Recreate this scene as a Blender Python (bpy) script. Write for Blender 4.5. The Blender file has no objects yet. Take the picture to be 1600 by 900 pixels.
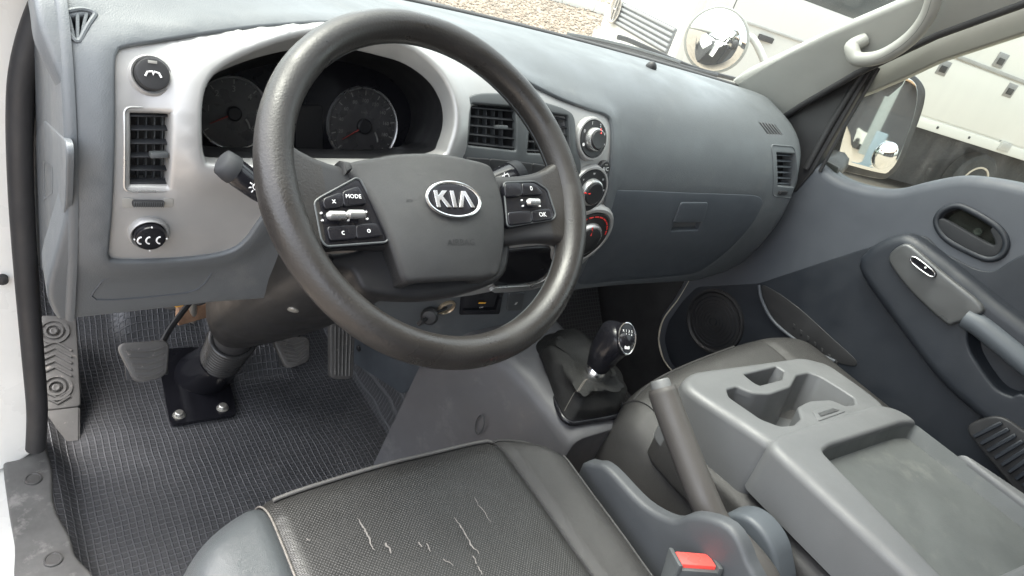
import bpy, bmesh, math, random
from mathutils import Vector as V, Matrix, geometry
random.seed(7)
sin, cos, pi, rad = math.sin, math.cos, math.pi, math.radians
sc = bpy.context.scene; COL = sc.collection
# ---------------------------------------------------------------- camera, world, sun, exposure
# Metres; origin = centre of the steering wheel, X to the passenger side, Y forward, Z up.
FP = 1030.0
FW = V((.62864672, .62484539, -.46300275)); RT = V((.77451717, -.55676504, .30022632)); UP = V((.07018871, .54733987, .833962))
CAM = V((-.3987, -.5458, .2583))
cd = bpy.data.cameras.new('camera'); cam = bpy.data.objects.new('camera', cd); COL.objects.link(cam)
cd.sensor_width = 36; cd.lens = 36 * FP / 1600; cd.clip_start = .02; cd.clip_end = 400
cam.matrix_world = Matrix(((RT.x, UP.x, -FW.x, CAM.x), (RT.y, UP.y, -FW.y, CAM.y), (RT.z, UP.z, -FW.z, CAM.z), (0, 0, 0, 1)))
sc.camera = cam
SUN_EL, SUN_AZ = 68, -35          # azimuth from +Y (forward) towards +X
wd = bpy.data.worlds.new('World'); sc.world = wd; wd.use_nodes = True
nt = wd.node_tree; sky = nt.nodes.new('ShaderNodeTexSky'); sky.sky_type = 'NISHITA'; sky.sun_disc = False
sky.sun_elevation = rad(SUN_EL); sky.sun_rotation = rad(SUN_AZ); sky.dust_density = 5; sky.air_density = 1.0; sky.ozone_density = .4
bg = nt.nodes['Background']; hs_ = nt.nodes.new('ShaderNodeHueSaturation'); hs_.inputs['Saturation'].default_value = .35; nt.links.new(sky.outputs[0], hs_.inputs['Color']); nt.links.new(hs_.outputs[0], bg.inputs[0])   # hazy white sky; bg.inputs[1].default_value = .1
sl = bpy.data.lights.new('sun', 'SUN'); sl.energy = .5; sl.angle = rad(50); sl.color = (1, .96, .9)
so = bpy.data.objects.new('sun', sl); COL.objects.link(so)
sd = V((sin(rad(SUN_AZ)) * cos(rad(SUN_EL)), cos(rad(SUN_AZ)) * cos(rad(SUN_EL)), sin(rad(SUN_EL))))
so.rotation_euler = sd.to_track_quat('Z', 'Y').to_euler(); so.location = sd * 30
sc.view_settings.view_transform = 'Standard'; sc.view_settings.look = 'None'; sc.view_settings.gamma = 1
sc.view_settings.exposure = .2
# ---------------------------------------------------------------- pixel <-> space helpers (calibrated photo camera, 1600x900)
def ray(px, py): return RT * (px - 800) + UP * (450 - py) + FW * FP
def at(px, py, ax, val):
    r = ray(px, py); i = 'xyz'.index(ax); return CAM + r * ((val - CAM[i]) / r[i])
def proj(p):
    q = p - CAM; z = q.dot(FW); return 800 + FP * q.dot(RT) / z, 450 - FP * q.dot(UP) / z
class Surf:
    """A surface f(u,v) in space; P adds an offset along its normal, hit() finds the point seen at a pixel of the photo."""
    lim = .08
    def __init__(s, f, g=(0, 0)): s.f = f; s.g = g
    def n(s, u, v, e=1e-3):
        a = s.f(u + e, v) - s.f(u - e, v); b = s.f(u, v + e) - s.f(u, v - e); return a.cross(b).normalized()
    def P(s, u, v, d=0): return s.f(u, v) + s.n(u, v) * d if d else s.f(u, v)
    def hit(s, px, py, d=0, g=None):
        u, v = g or s.g; e = 1e-4
        for _ in range(25):
            a = proj(s.P(u, v, d)); b = proj(s.P(u + e, v, d)); c = proj(s.P(u, v + e, d))
            A, B, C_, D = (b[0]-a[0])/e, (c[0]-a[0])/e, (b[1]-a[1])/e, (c[1]-a[1])/e
            det = A*D - B*C_
            if abs(det) < 1e-9: break
            rx, ry = px - a[0], py - a[1]
            du, dv = (D*rx - B*ry)/det, (A*ry - C_*rx)/det
            m = max(abs(du), abs(dv)); k = min(1, s.lim/m) if m > 0 else 1
            u += du*k; v += dv*k
            if m < 1e-6: break
        return (u, v)
    def hits(s, pts, d=0): return [s.hit(x, y, d) for x, y in pts]
def plane(o, u, v, g=(0, 0)):
    o, u, v = V(o), V(u).normalized(), V(v).normalized(); return Surf(lambda a, b: o + u*a + v*b, g)
# ---------------------------------------------------------------- scene helpers
def thing(name, label, cat, loc=(0, 0, 0), group=None):
    o = bpy.data.objects.new(name, None); COL.objects.link(o); o.location = loc; o.empty_display_size = .05
    o['label'] = label; o['category'] = cat
    if group: o['group'] = group
    return o
def tag(o, label, cat, group=None):
    o['label'] = label; o['category'] = cat
    if group: o['group'] = group
    return o
def struct(o, kind='structure'): o['kind'] = kind; return o
def obj(name, me, m, parent=None, smooth=True, ang=40):
    o = bpy.data.objects.new(name, me); COL.objects.link(o)
    if m: me.materials.append(m)
    if smooth:
        me.polygons.foreach_set('use_smooth', [True]*len(me.polygons))
        if ang: me.set_sharp_from_angle(angle=rad(ang))
    if parent:
        o.parent = parent
        if parent.type == 'EMPTY': o.matrix_parent_inverse = Matrix.Translation(-V(parent.location))
    return o
def fromdata(name, vs, fs, m, parent=None, smooth=True, ang=40):
    me = bpy.data.meshes.new(name); me.from_pydata([tuple(v) for v in vs], [], fs); me.validate(); me.update()
    return obj(name, me, m, parent, smooth, ang)
def frombm(name, bm, m, parent=None, smooth=True, ang=40):
    bmesh.ops.recalc_face_normals(bm, faces=bm.faces[:]); me = bpy.data.meshes.new(name); bm.to_mesh(me); bm.free()
    return obj(name, me, m, parent, smooth, ang)
def spline(pts, n=8, closed=False):
    """Catmull-Rom through points (tuples or Vectors)."""
    P = [V(p) for p in pts]; N = len(P); out = []
    rng = range(N if closed else N-1)
    for i in rng:
        if closed: a, b, c, d = P[(i-1) % N], P[i], P[(i+1) % N], P[(i+2) % N]
        else: a, b, c, d = P[max(i-1, 0)], P[i], P[i+1], P[min(i+2, N-1)]
        for k in range(n):
            t = k/n; out.append(.5*((2*b) + (c-a)*t + (2*a-5*b+4*c-d)*t*t + (3*b-a-3*c+d)*t**3))
    if not closed: out.append(P[-1].copy())
    return out
def rnd(pts, r, n=5):
    """Round the corners of a 2D polygon; r a number or one per corner."""
    out = []; N = len(pts)
    for i in range(N):
        p, a, b = V(pts[i]), V(pts[i-1]), V(pts[(i+1) % N]); ri = r[i] if isinstance(r, (list, tuple)) else r
        da, db = a-p, b-p; q = min(ri, da.length*.48, db.length*.48)
        A, B = p + da.normalized()*q, p + db.normalized()*q
        for k in range(n+1):
            t = k/n; out.append(A*(1-t)**2 + p*2*t*(1-t) + B*t*t)
    return out
def resample(pts, step, closed=True):
    P = [V(p) for p in pts]; out = []; N = len(P)
    for i in range(N if closed else N-1):
        a, b = P[i], P[(i+1) % N]; L = (b-a).length
        if L < 1e-7: continue
        k = max(1, int(math.ceil(L/step)))
        nb = V((b.y-a.y, a.x-b.x)).normalized()*4e-5 if len(a) == 2 else a*0     # hair's breadth of bow keeps the triangulation clean
        out += [a + (b-a)*(j/k) + nb*(4*(j/k)*(1-j/k)) for j in range(k)]
    res = [out[0]]
    for p in out[1:]:
        if (p-res[-1]).length > step*.12: res.append(p)
    if closed and (res[-1]-res[0]).length < step*.12: res.pop()
    return res
def inside(p, poly):
    c = False; x, y = p[0], p[1]; j = len(poly)-1
    for i in range(len(poly)):
        xi, yi = poly[i][0], poly[i][1]; xj, yj = poly[j][0], poly[j][1]
        if (yi > y) != (yj > y) and x < (xj-xi)*(y-yi)/(yj-yi)+xi: c = not c
        j = i
    return c
def area(p): return .5*sum(p[i-1][0]*p[i][1]-p[i][0]*p[i-1][1] for i in range(len(p)))
def panel(name, S, outline, m, parent=None, holes=(), step=.012, r=.003, depth=.01, d=0, rh=None, dh=None, ang=50, hf=None, rn=4):
    """Sheet on surface S bounded by outline (u,v), with holes; its rims roll over (radius r) and go back by depth."""
    loops = [resample(outline, step)] + [resample(h, step*.7) for h in holes]
    vs, es = [], []
    for L in loops:
        b = len(vs); vs += [V((p[0], p[1])) for p in L]; es += [(b+i, b+(i+1) % len(L)) for i in range(len(L))]
    xs = [p[0] for p in loops[0]]; ys = [p[1] for p in loops[0]]
    bp = list(vs); st = step
    cell = {}
    dense = []
    for L in loops:
        for i in range(len(L)): dense += [L[i-1].lerp(L[i], k/3) for k in range(3)]
    for p in dense: cell.setdefault((int(p.x//st), int(p.y//st)), []).append(V((p.x, p.y)))
    y = min(ys)+st*.5; row = 0
    while y < max(ys):
        x = min(xs)+st*(.5 if row % 2 else .25)
        while x < max(xs):
            q = V((x, y)); ok = inside(q, loops[0]) and not any(inside(q, h) for h in loops[1:])
            if ok:
                cx, cy = int(x//st), int(y//st)
                for a in (-1, 0, 1):
                    for b in (-1, 0, 1):
                        for p in cell.get((cx+a, cy+b), ()):
                            if (p-q).length < st*.45: ok = False
            if ok: vs.append(q)
            x += st
        y += st; row += 1
    ov, oe, of, *_ = geometry.delaunay_2d_cdt(vs, es, [], 0, 1e-6)
    bm = bmesh.new(); H = hf or (lambda u, v: 0)
    bv = [bm.verts.new(S.P(p.x, p.y, d + H(p.x, p.y))) for p in ov]; uv = {}
    for k, b in enumerate(bv): uv[b] = ov[k]
    for f in of:
        c = sum((ov[i] for i in f), V((0, 0)))/len(f)
        if inside(c, loops[0]) and not any(inside(c, h) for h in loops[1:]):
            try: bm.faces.new([bv[i] for i in f])
            except ValueError: pass
    bm.verts.ensure_lookup_table()
    be = [e for e in bm.edges if len(e.link_faces) == 1]
    nrm = {}
    for e in be:
        a, b = e.verts; t = uv[b]-uv[a]; n = V((t.y, -t.x))
        if n.length < 1e-9: continue
        n.normalize(); q = (uv[a]+uv[b])/2 + n*step*.01
        if inside(q, loops[0]) and not any(inside(q, h) for h in loops[1:]): n = -n
        for x in (a, b): nrm[x] = nrm.get(x, V((0, 0))) + n
    def seg(p, L_):
        best = 9
        for i in range(len(L_)):
            a, b = L_[i-1], L_[i]; ab = V((b[0]-a[0], b[1]-a[1])); ap = V((p.x-a[0], p.y-a[1])); t = min(1, max(0, ap.dot(ab)/max(ab.length_squared, 1e-12))); best = min(best, (ap-ab*t).length)
        return best
    def isout(p): return seg(p, loops[0]) <= min([seg(p, h) for h in loops[1:]] + [9])
    io = {x: isout(uv[x]) for x in nrm} if (rh is not None or dh is not None) else None
    rings = []
    for k in range(1, rn+2):
        ring = {}
        for x, n in nrm.items():
            rr = r if (io is None or io[x] or rh is None) else rh
            dp = depth if (io is None or io[x] or dh is None) else dh
            nn = n.normalized() if n.length > 1e-6 else n
            if k <= rn: a = pi/2*k/rn; o_, dd = rr*sin(a), -rr*(1-cos(a))
            else: o_, dd = rr, -dp
            p = uv[x] + nn*o_; ring[x] = bm.verts.new(S.P(p.x, p.y, d + H(uv[x].x, uv[x].y) + dd))
        rings.append(ring)
    for e in be:
        a, b = e.verts
        if a not in nrm or b not in nrm: continue
        l = [lp for lp in e.link_loops][0]; a, b = l.vert, l.link_loop_next.vert
        prev = {a: a, b: b}
        for ring in rings:
            try: bm.faces.new((prev[b], prev[a], ring[a], ring[b]))
            except ValueError: pass
            prev = {a: ring[a], b: ring[b]}
    bm.normal_update()
    me = bpy.data.meshes.new(name); bm.to_mesh(me); bm.free()
    return obj(name, me, m, parent, True, ang)
def loft(name, rings, m, parent=None, closed=True, caps=(True, True), smooth=True, ang=40):
    n = len(rings[0]); vs = [p for r_ in rings for p in r_]; fs = []
    for i in range(len(rings)-1):
        for j in range(n if closed else n-1):
            k = (j+1) % n; fs.append((i*n+j, i*n+k, (i+1)*n+k, (i+1)*n+j))
    if closed and caps[0]: fs.append(tuple(range(n-1, -1, -1)))
    if closed and caps[1]: b = (len(rings)-1)*n; fs.append(tuple(range(b, b+n)))
    bm = bmesh.new(); bv = [bm.verts.new(v) for v in vs]
    for f in fs:
        try: bm.faces.new([bv[i] for i in f])
        except ValueError: pass
    return frombm(name, bm, m, parent, smooth, ang)
def frames(path):
    P = [V(p) for p in path]; T = [(P[min(i+1, len(P)-1)]-P[max(i-1, 0)]).normalized() for i in range(len(P))]
    a = V((0, 0, 1)) if abs(T[0].z) < .9 else V((1, 0, 0)); n = (a - T[0]*a.dot(T[0])).normalized(); out = []
    for p, t in zip(P, T):
        n = (n - t*n.dot(t)).normalized(); out.append((p, t, n, t.cross(n)))
    return out
def tube(name, path, r, m, parent=None, seg=12, caps=(True, True), flat=1.0, ang=40):
    fr = frames(path); k = len(fr); rings = []
    for i, (p, t, n, b) in enumerate(fr):
        ri = r if isinstance(r, (int, float)) else r[min(i, len(r)-1)] if len(r) == k else r[0]+(r[-1]-r[0])*i/(k-1)
        rings.append([p + n*ri*cos(2*pi*j/seg) + b*ri*flat*sin(2*pi*j/seg) for j in range(seg)])
    return loft(name, rings, m, parent, True, caps, True, ang)
def lathe(name, o, ax, prof, m, parent=None, seg=32, ang=35, ref=None):
    """Turned solid: prof = (radius, height along ax)."""
    ax = V(ax).normalized(); a = V(ref) if ref else (V((0, 0, 1)) if abs(ax.z) < .9 else V((1, 0, 0))); u = (a-ax*a.dot(ax)).normalized(); w = ax.cross(u); o = V(o)
    rings = [[o + ax*h + (u*cos(2*pi*j/seg)+w*sin(2*pi*j/seg))*max(r, 1e-5) for j in range(seg)] for r, h in prof]
    return loft(name, rings, m, parent, True, (True, True), True, ang)
def rbox(name, o, u, v, n, size, bev, m, parent=None, seg=2):
    """Bevelled box: o its centre, u v n its axes."""
    u, v, n = V(u).normalized(), V(v).normalized(), V(n).normalized(); bm = bmesh.new(); bmesh.ops.create_cube(bm, size=1)
    for x in bm.verts: x.co = V((x.co.x*size[0], x.co.y*size[1], x.co.z*size[2]))
    if bev > 0: bmesh.ops.bevel(bm, geom=bm.edges[:], offset=bev, segments=seg, affect='EDGES', profile=.6)
    M = Matrix(((u.x, v.x, n.x, o[0]), (u.y, v.y, n.y, o[1]), (u.z, v.z, n.z, o[2]), (0, 0, 0, 1)))
    bm.transform(M); return frombm(name, bm, m, parent, True, 40)
def bar(name, a, b, w, h, m, parent=None, upv=(0, 0, 1), bev=.0006):
    a, b = V(a), V(b); u = (b-a).normalized(); n = V(upv); n = (n-u*n.dot(u)).normalized(); return rbox(name, (a+b)/2, u, n.cross(u), n, ((b-a).length, w, h), bev, m, parent, 1)
def prism(name, pts, n, t, m, parent=None, bev=0.0):
    """Flat polygon of world points pushed along n by t."""
    bm = bmesh.new(); f = bm.faces.new([bm.verts.new(p) for p in pts]); ex = bmesh.ops.extrude_face_region(bm, geom=[f])
    bmesh.ops.translate(bm, verts=[g for g in ex['geom'] if isinstance(g, bmesh.types.BMVert)], vec=V(n).normalized()*t)
    if bev: bmesh.ops.bevel(bm, geom=bm.edges[:], offset=bev, segments=2, affect='EDGES')
    return frombm(name, bm, m, parent, True, 35)
def text(name, s, S, uv, size, m, parent, d=.0006, rot=0, t=.0003, sx=1):
    cu = bpy.data.curves.new(name, 'FONT'); cu.body = s; cu.size = size; cu.align_x = 'CENTER'; cu.align_y = 'CENTER'; cu.resolution_u = 2
    o = bpy.data.objects.new(name, cu); COL.objects.link(o); dg = bpy.context.evaluated_depsgraph_get()
    me = bpy.data.meshes.new_from_object(o.evaluated_get(dg)); bpy.data.objects.remove(o)
    u0, v0 = uv; c, s_ = cos(rot), sin(rot)
    for v in me.vertices:
        x, y = v.co.x*sx, v.co.y; v.co = S.P(u0 + x*c - y*s_, v0 + x*s_ + y*c, d)
    return obj(name, me, m, parent, False)
def well(name, S, outline, depth, taper, m, parent=None, d=0, floor=True, step=.01):
    """The inside of a hole: wall going down from outline, and its floor."""
    L = resample(outline, step); c = sum(L, V((0, 0)))/len(L); rings = []
    for k in range(5):
        t = k/4; rings.append([S.P(*(c+(p-c)*(1-taper*t)), d-depth*t) for p in L])
    if floor: rings.append([S.P(*(c+(p-c)*(1-taper)*.97), d-depth*1.02) for p in L])
    n = len(L); vs = [p for r_ in rings for p in r_]; fs = [(i*n+j, i*n+(j+1) % n, (i+1)*n+(j+1) % n, (i+1)*n+j) for i in range(len(rings)-1) for j in range(n)]
    if floor: fs.append(tuple(range((len(rings)-1)*n, len(rings)*n)))
    bm = bmesh.new(); bv = [bm.verts.new(v) for v in vs]
    for f in fs: bm.faces.new([bv[i] for i in f])
    bm.normal_update(); return frombm(name, bm, m, parent, True, 40)
def circ(c, r, n=28, a0=0): return [V((c[0]+r*cos(a0+2*pi*i/n), c[1]+r*sin(a0+2*pi*i/n))) for i in range(n)]
def quad(a, b, c, d_, s, t): return a*(1-s)*(1-t)+b*s*(1-t)+c*s*t+d_*(1-s)*t
# ---------------------------------------------------------------- materials
GAIN = 1.35
def mat(name, col, rough=.5, metal=0, bump=0, bscale=400, var=.12, vscale=9, spec=.5, coat=0, kind='noise', rvar=.12, dirt=None, dscale=30, dcut=.62, tr=0):
    g_ = GAIN if metal < .6 else 1; col = tuple(min(c*g_, max(c, .8)) for c in col); dirt = tuple(c*g_ for c in dirt) if dirt else None
    m = bpy.data.materials.new(name); m.use_nodes = True; N = m.node_tree.nodes; L = m.node_tree.links; b = N['Principled BSDF']
    b.inputs['Roughness'].default_value = rough; b.inputs['Metallic'].default_value = metal; b.inputs['Specular IOR Level'].default_value = spec; b.inputs['Coat Weight'].default_value = coat
    tc = N.new('ShaderNodeTexCoord'); src = tc.outputs['Object']
    nz = N.new('ShaderNodeTexNoise'); nz.inputs['Scale'].default_value = vscale; nz.inputs['Detail'].default_value = 6; nz.inputs['Roughness'].default_value = .65; L.new(src, nz.inputs['Vector'])
    mr = N.new('ShaderNodeMapRange'); L.new(nz.outputs['Fac'], mr.inputs['Value']); mr.inputs['From Min'].default_value = .3; mr.inputs['From Max'].default_value = .7; mr.inputs['To Min'].default_value = 1-var; mr.inputs['To Max'].default_value = 1+var
    mx = N.new('ShaderNodeMix'); mx.data_type = 'RGBA'; mx.blend_type = 'MULTIPLY'; mx.inputs['Factor'].default_value = 1; mx.inputs['A'].default_value = (*col, 1); L.new(mr.outputs['Result'], mx.inputs['B'])
    out = mx.outputs['Result']
    if dirt:
        dn = N.new('ShaderNodeTexNoise'); dn.inputs['Scale'].default_value = dscale; dn.inputs['Detail'].default_value = 8; dn.inputs['Roughness'].default_value = .7; L.new(src, dn.inputs['Vector'])
        dr = N.new('ShaderNodeMapRange'); L.new(dn.outputs['Fac'], dr.inputs['Value']); dr.inputs['From Min'].default_value = dcut; dr.inputs['From Max'].default_value = dcut+.12
        d2 = N.new('ShaderNodeMix'); d2.data_type = 'RGBA'; L.new(dr.outputs['Result'], d2.inputs['Factor']); L.new(out, d2.inputs['A']); d2.inputs['B'].default_value = (*dirt, 1); out = d2.outputs['Result']
    L.new(out, b.inputs['Base Color'])
    if rvar:
        n2 = N.new('ShaderNodeTexNoise'); n2.inputs['Scale'].default_value = vscale*2.3; n2.inputs['Detail'].default_value = 7; L.new(src, n2.inputs['Vector'])
        m2 = N.new('ShaderNodeMapRange'); L.new(n2.outputs['Fac'], m2.inputs['Value']); m2.inputs['From Min'].default_value = .3; m2.inputs['From Max'].default_value = .7; m2.inputs['To Min'].default_value = max(.03, rough-rvar); m2.inputs['To Max'].default_value = min(1, rough+rvar); L.new(m2.outputs['Result'], b.inputs['Roughness'])
    if bump:
        bp = N.new('ShaderNodeBump'); bp.inputs['Strength'].default_value = bump; bp.inputs['Distance'].default_value = .0006
        if kind == 'leather':
            t = N.new('ShaderNodeTexVoronoi'); t.feature = 'DISTANCE_TO_EDGE'; t.inputs['Scale'].default_value = bscale; o = t.outputs['Distance']
            w = N.new('ShaderNodeTexNoise'); w.inputs['Scale'].default_value = bscale*.4; L.new(src, w.inputs['Vector'])
            ad = N.new('ShaderNodeMix'); ad.data_type = 'VECTOR'; ad.inputs['Factor'].default_value = .04; L.new(src, ad.inputs['A']); L.new(w.outputs['Color'], ad.inputs['B']); L.new(ad.outputs['Result'], t.inputs['Vector'])
            cl = N.new('ShaderNodeMapRange'); cl.inputs['From Max'].default_value = .25; L.new(o, cl.inputs['Value']); o = cl.outputs['Result']
        else:
            t = N.new('ShaderNodeTexNoise'); t.inputs['Scale'].default_value = bscale; t.inputs['Detail'].default_value = 3; L.new(src, t.inputs['Vector']); o = t.outputs['Fac']
        L.new(o, bp.inputs['Height']); L.new(bp.outputs['Normal'], b.inputs['Normal'])
    return m
def glass(name, tint, gloss, dust, dustcol=(.75, .75, .7), dscale=6, streak=False):
    """Thin pane: clear, with Fresnel reflection and a pale film for dust and glare veil on it."""
    m = bpy.data.materials.new(name); m.use_nodes = True; N = m.node_tree.nodes; L = m.node_tree.links; N.remove(N['Principled BSDF'])
    t = N.new('ShaderNodeBsdfTransparent'); t.inputs[0].default_value = (*tint, 1); g = N.new('ShaderNodeBsdfGlossy'); g.inputs['Roughness'].default_value = .02
    fr = N.new('ShaderNodeFresnel'); fr.inputs[0].default_value = 1.45; k = N.new('ShaderNodeMath'); k.operation = 'MULTIPLY'; k.inputs[1].default_value = gloss; L.new(fr.outputs[0], k.inputs[0])
    a = N.new('ShaderNodeMixShader'); L.new(k.outputs[0], a.inputs[0]); L.new(t.outputs[0], a.inputs[1]); L.new(g.outputs[0], a.inputs[2])
    df = N.new('ShaderNodeBsdfTranslucent'); df.inputs[0].default_value = (*dustcol, 1); d2 = N.new('ShaderNodeBsdfDiffuse'); d2.inputs[0].default_value = (*dustcol, 1)
    dm = N.new('ShaderNodeMixShader'); L.new(df.outputs[0], dm.inputs[1]); L.new(d2.outputs[0], dm.inputs[2])
    tc = N.new('ShaderNodeTexCoord'); nz = N.new('ShaderNodeTexNoise'); nz.inputs['Scale'].default_value = dscale; nz.inputs['Detail'].default_value = 8
    if streak:
        mp = N.new('ShaderNodeMapping'); mp.inputs['Rotation'].default_value = (rad(35), 0, 0); mp.inputs['Scale'].default_value = (1, 6, .5); L.new(tc.outputs['Object'], mp.inputs[0]); L.new(mp.outputs[0], nz.inputs['Vector'])
    else: L.new(tc.outputs['Object'], nz.inputs['Vector'])
    mr = N.new('ShaderNodeMapRange'); mr.inputs['From Min'].default_value = .4; mr.inputs['From Max'].default_value = .75; mr.inputs['To Min'].default_value = dust*.5; mr.inputs['To Max'].default_value = dust*1.8; L.new(nz.outputs['Fac'], mr.inputs['Value'])
    b = N.new('ShaderNodeMixShader'); L.new(mr.outputs['Result'], b.inputs[0]); L.new(a.outputs[0], b.inputs[1]); L.new(dm.outputs[0], b.inputs[2])
    L.new(b.outputs[0], N['Material Output'].inputs['Surface']); return m
M = {}
M['dash'] = mat('dash_plastic', (.078, .085, .09), .45, bump=.6, bscale=800, var=.1, vscale=5, spec=.45, rvar=.16, dirt=(.098, .103, .105), dscale=6, dcut=.56)
M['dashlow'] = mat('lower_dash_plastic', (.052, .059, .067), .46, bump=.25, bscale=900, var=.06, spec=.4, dirt=(.1, .11, .115), dscale=55, dcut=.72)
M['silver'] = mat('silver_paint', (.29, .288, .282), .42, .4, bump=.05, bscale=1200, var=.05, dirt=(.1, .095, .09), dscale=170, dcut=.74)
M['black'] = mat('black_plastic', (.019, .019, .02), .45, spec=.4, bump=.2, bscale=900, var=.15)
M['gloss'] = mat('piano_black', (.008, .008, .01), .2, var=.1, spec=.4, rvar=.08)
M['grey'] = mat('charcoal_plastic', (.05, .054, .056), .45, bump=.2, bscale=900, var=.08)
M['vent'] = mat('vent_plastic', (.02, .021, .023), .6, var=.1, spec=.2)
M['chrome'] = mat('chrome', (.8, .8, .8), .18, 1, var=.04, rvar=.06)
M['satin'] = mat('satin_trim', (.55, .55, .54), .3, .8, var=.05)
M['white'] = mat('white_print', (.8, .8, .78), .6, var=.03, rvar=0)
M['dimprint'] = mat('grey_print', (.2, .195, .18), .6, var=.1, rvar=0)
M['red'] = mat('red_print', (.75, .03, .025), .5, var=.05, rvar=0)
M['dimred'] = mat('needle_red', (.2, .03, .025), .5, var=.1, rvar=0)
M['leather'] = mat('wheel_leather', (.017, .0155, .0145), .36, bump=.5, bscale=420, var=.15, rvar=.16)
M['pad'] = mat('airbag_plastic', (.02, .02, .0205), .42, bump=.45, bscale=520, var=.07, kind='leather')
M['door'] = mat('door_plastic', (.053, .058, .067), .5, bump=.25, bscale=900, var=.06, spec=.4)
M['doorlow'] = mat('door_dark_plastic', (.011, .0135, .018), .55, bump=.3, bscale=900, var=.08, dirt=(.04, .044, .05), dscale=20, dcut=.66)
M['cons'] = mat('console_plastic', (.08, .082, .084), .5, bump=.25, bscale=900, var=.05, dirt=(.105, .108, .108), dscale=22, dcut=.66)
M['trim'] = mat('pillar_trim', (.185, .187, .175), .6, bump=.2, bscale=700, var=.05)
M['rubber'] = mat('black_rubber', (.02, .02, .021), .6, bump=.3, bscale=300, var=.2)
M['body'] = mat('white_body_paint', (.6, .59, .56), .3, var=.03, coat=.4, dirt=(.5, .45, .36), dscale=14, dcut=.68)
M['pedal'] = mat('pedal_rubber', (.07, .068, .065), .55, bump=.3, bscale=300, var=.25, dirt=(.22, .2, .18), dscale=60, dcut=.6)
M['rust'] = mat('rusty_bracket', (.2, .12, .075), .75, var=.35, vscale=40, bump=.4, bscale=250)
M['boltm'] = mat('zinc_bolt', (.62, .6, .54), .35, .8, var=.1)
M['seat'] = mat('seat_leather', (.03, .0292, .0288), .42, bump=.4, bscale=380, var=.1, kind='leather')
M['seat_lit'] = mat('seat_leather_lit', (.045, .05, .053), .42, bump=.3, bscale=380, var=.07, kind='leather')  # seat leather with door light painted in, paler and bluer, for left bolster
M['thread'] = mat('thread', (.12, .11, .098), .8, var=.3, vscale=200)
M['scuff'] = mat('torn_backing', (.15, .14, .13), .85, var=.3, vscale=100)
M['orange'] = mat('relay_orange', (.8, .3, .03), .5)
M['buckle'] = mat('buckle_red', (.75, .06, .05), .35, var=.08)
M['mirror'] = mat('mirror_glass', (.82, .84, .84), .02, 1, var=.02, rvar=.0)
# ================================================================= DASHBOARD
dash = thing('dashboard', 'grey plastic dashboard with silver instrument surround, air vents and glovebox', 'dashboard', (.35, .3, -.4))
def yw(x): return .51 - .13*((x-.35)/.65)**2
def sm(a, b, x): t = min(1, max(0, (x-a)/(b-a))); return t*t*(3-2*t)
CP = [(0, .093), (0, .102), (0, .104), (.27, .096), (.222, .074), (.19, .042), (.168, 0), (.155, -.05), (.15, -.11), (.16, -.18), (.18, -.25), (.20, -.31), (.22, -.38), (.24, -.46)]
def ctrl(x):
    w = yw(x); s = -.03*sm(.5, 1.0, x); e = .05*max(0, (x-.985)/.055)**2
    c = [(w, CP[0][1]), (w-.045, CP[1][1]), (min(.33, w-.09), CP[2][1])] + CP[3:]
    return [V((c[i][0] + (s+e)*min(1, max(0, (i-2)/3)), c[i][1] - e*.5*(i < 7))) for i in range(len(c))]
_c = ctrl(.4); _cum = [0]
for i in range(1, len(_c)): _cum.append(_cum[-1] + (_c[i]-_c[i-1]).length)
_v0 = _cum[7]; DTOP = _v0; DBOT = _v0 - _cum[-1]
def dashf(x, v):
    s = min(max(_v0 - v, -.05), _cum[-1]+.05); C = ctrl(x); n = len(C); i = 0
    while i < n-2 and s > _cum[i+1]: i += 1
    t = (s-_cum[i])/(_cum[i+1]-_cum[i]); a, b, c, d = C[max(i-1, 0)], C[i], C[i+1], C[min(i+2, n-1)]
    p = .5*((2*b) + (c-a)*t + (2*a-5*b+4*c-d)*t*t + (3*b-a-3*c+d)*t**3) if 0 <= t <= 1 else (b + (c-b)*t)
    return V((x, p.x, p.y))
D = Surf(dashf, (.3, .02))
def poly(S, pts, n=5, closed=True): return [V((p[0], p[1])) for p in spline([(*S.hit(x, y), 0) for x, y in pts], n, closed)]
bez_px = [(165, 110), (170, 80), (186, 67), (250, 58), (333, 47), (417, 40), (500, 36), (580, 41), (650, 55), (720, 80), (780, 106), (820, 126), (867, 149), (913, 166), (943, 176), (954, 192), (955, 237), (947, 307), (937, 353), (924, 390), (903, 414), (860, 428), (780, 450), (700, 462), (655, 445), (620, 370), (560, 306), (500, 284), (460, 290), (430, 318), (408, 346), (388, 373), (361, 392), (311, 403), (239, 408), (175, 408), (158, 398), (157, 380), (161, 333), (165, 222)]
BEZ = poly(D, bez_px, 4)
clu_px = [(305, 242), (300, 200), (301, 158), (310, 128), (330, 107), (367, 88), (424, 69), (479, 59), (540, 60), (596, 72), (640, 87), (677, 115), (699, 150), (705, 189), (697, 224), (682, 246), (620, 258), (534, 259), (453, 258), (330, 258)]
CLU = poly(D, clu_px, 4)
def shrink(L, q):
    c = sum(L, V((0, 0)))/len(L); A = area(L); out = []
    for i in range(len(L)):
        t = (L[(i+1) % len(L)]-L[i-1]); n = V((t.y, -t.x)).normalized()*(1 if A > 0 else -1); out.append(L[i]-n*q)
    return out
def dist(u, v, L):
    best = 9
    for i in range(len(L)):
        ax, ay = L[i-1][0], L[i-1][1]; dx, dy = L[i][0]-ax, L[i][1]-ay; q = dx*dx+dy*dy
        t = min(1, max(0, ((u-ax)*dx+(v-ay)*dy)/q)) if q > 0 else 0
        best = min(best, (u-ax-t*dx)**2+(v-ay-t*dy)**2)
    return math.sqrt(best)
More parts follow.
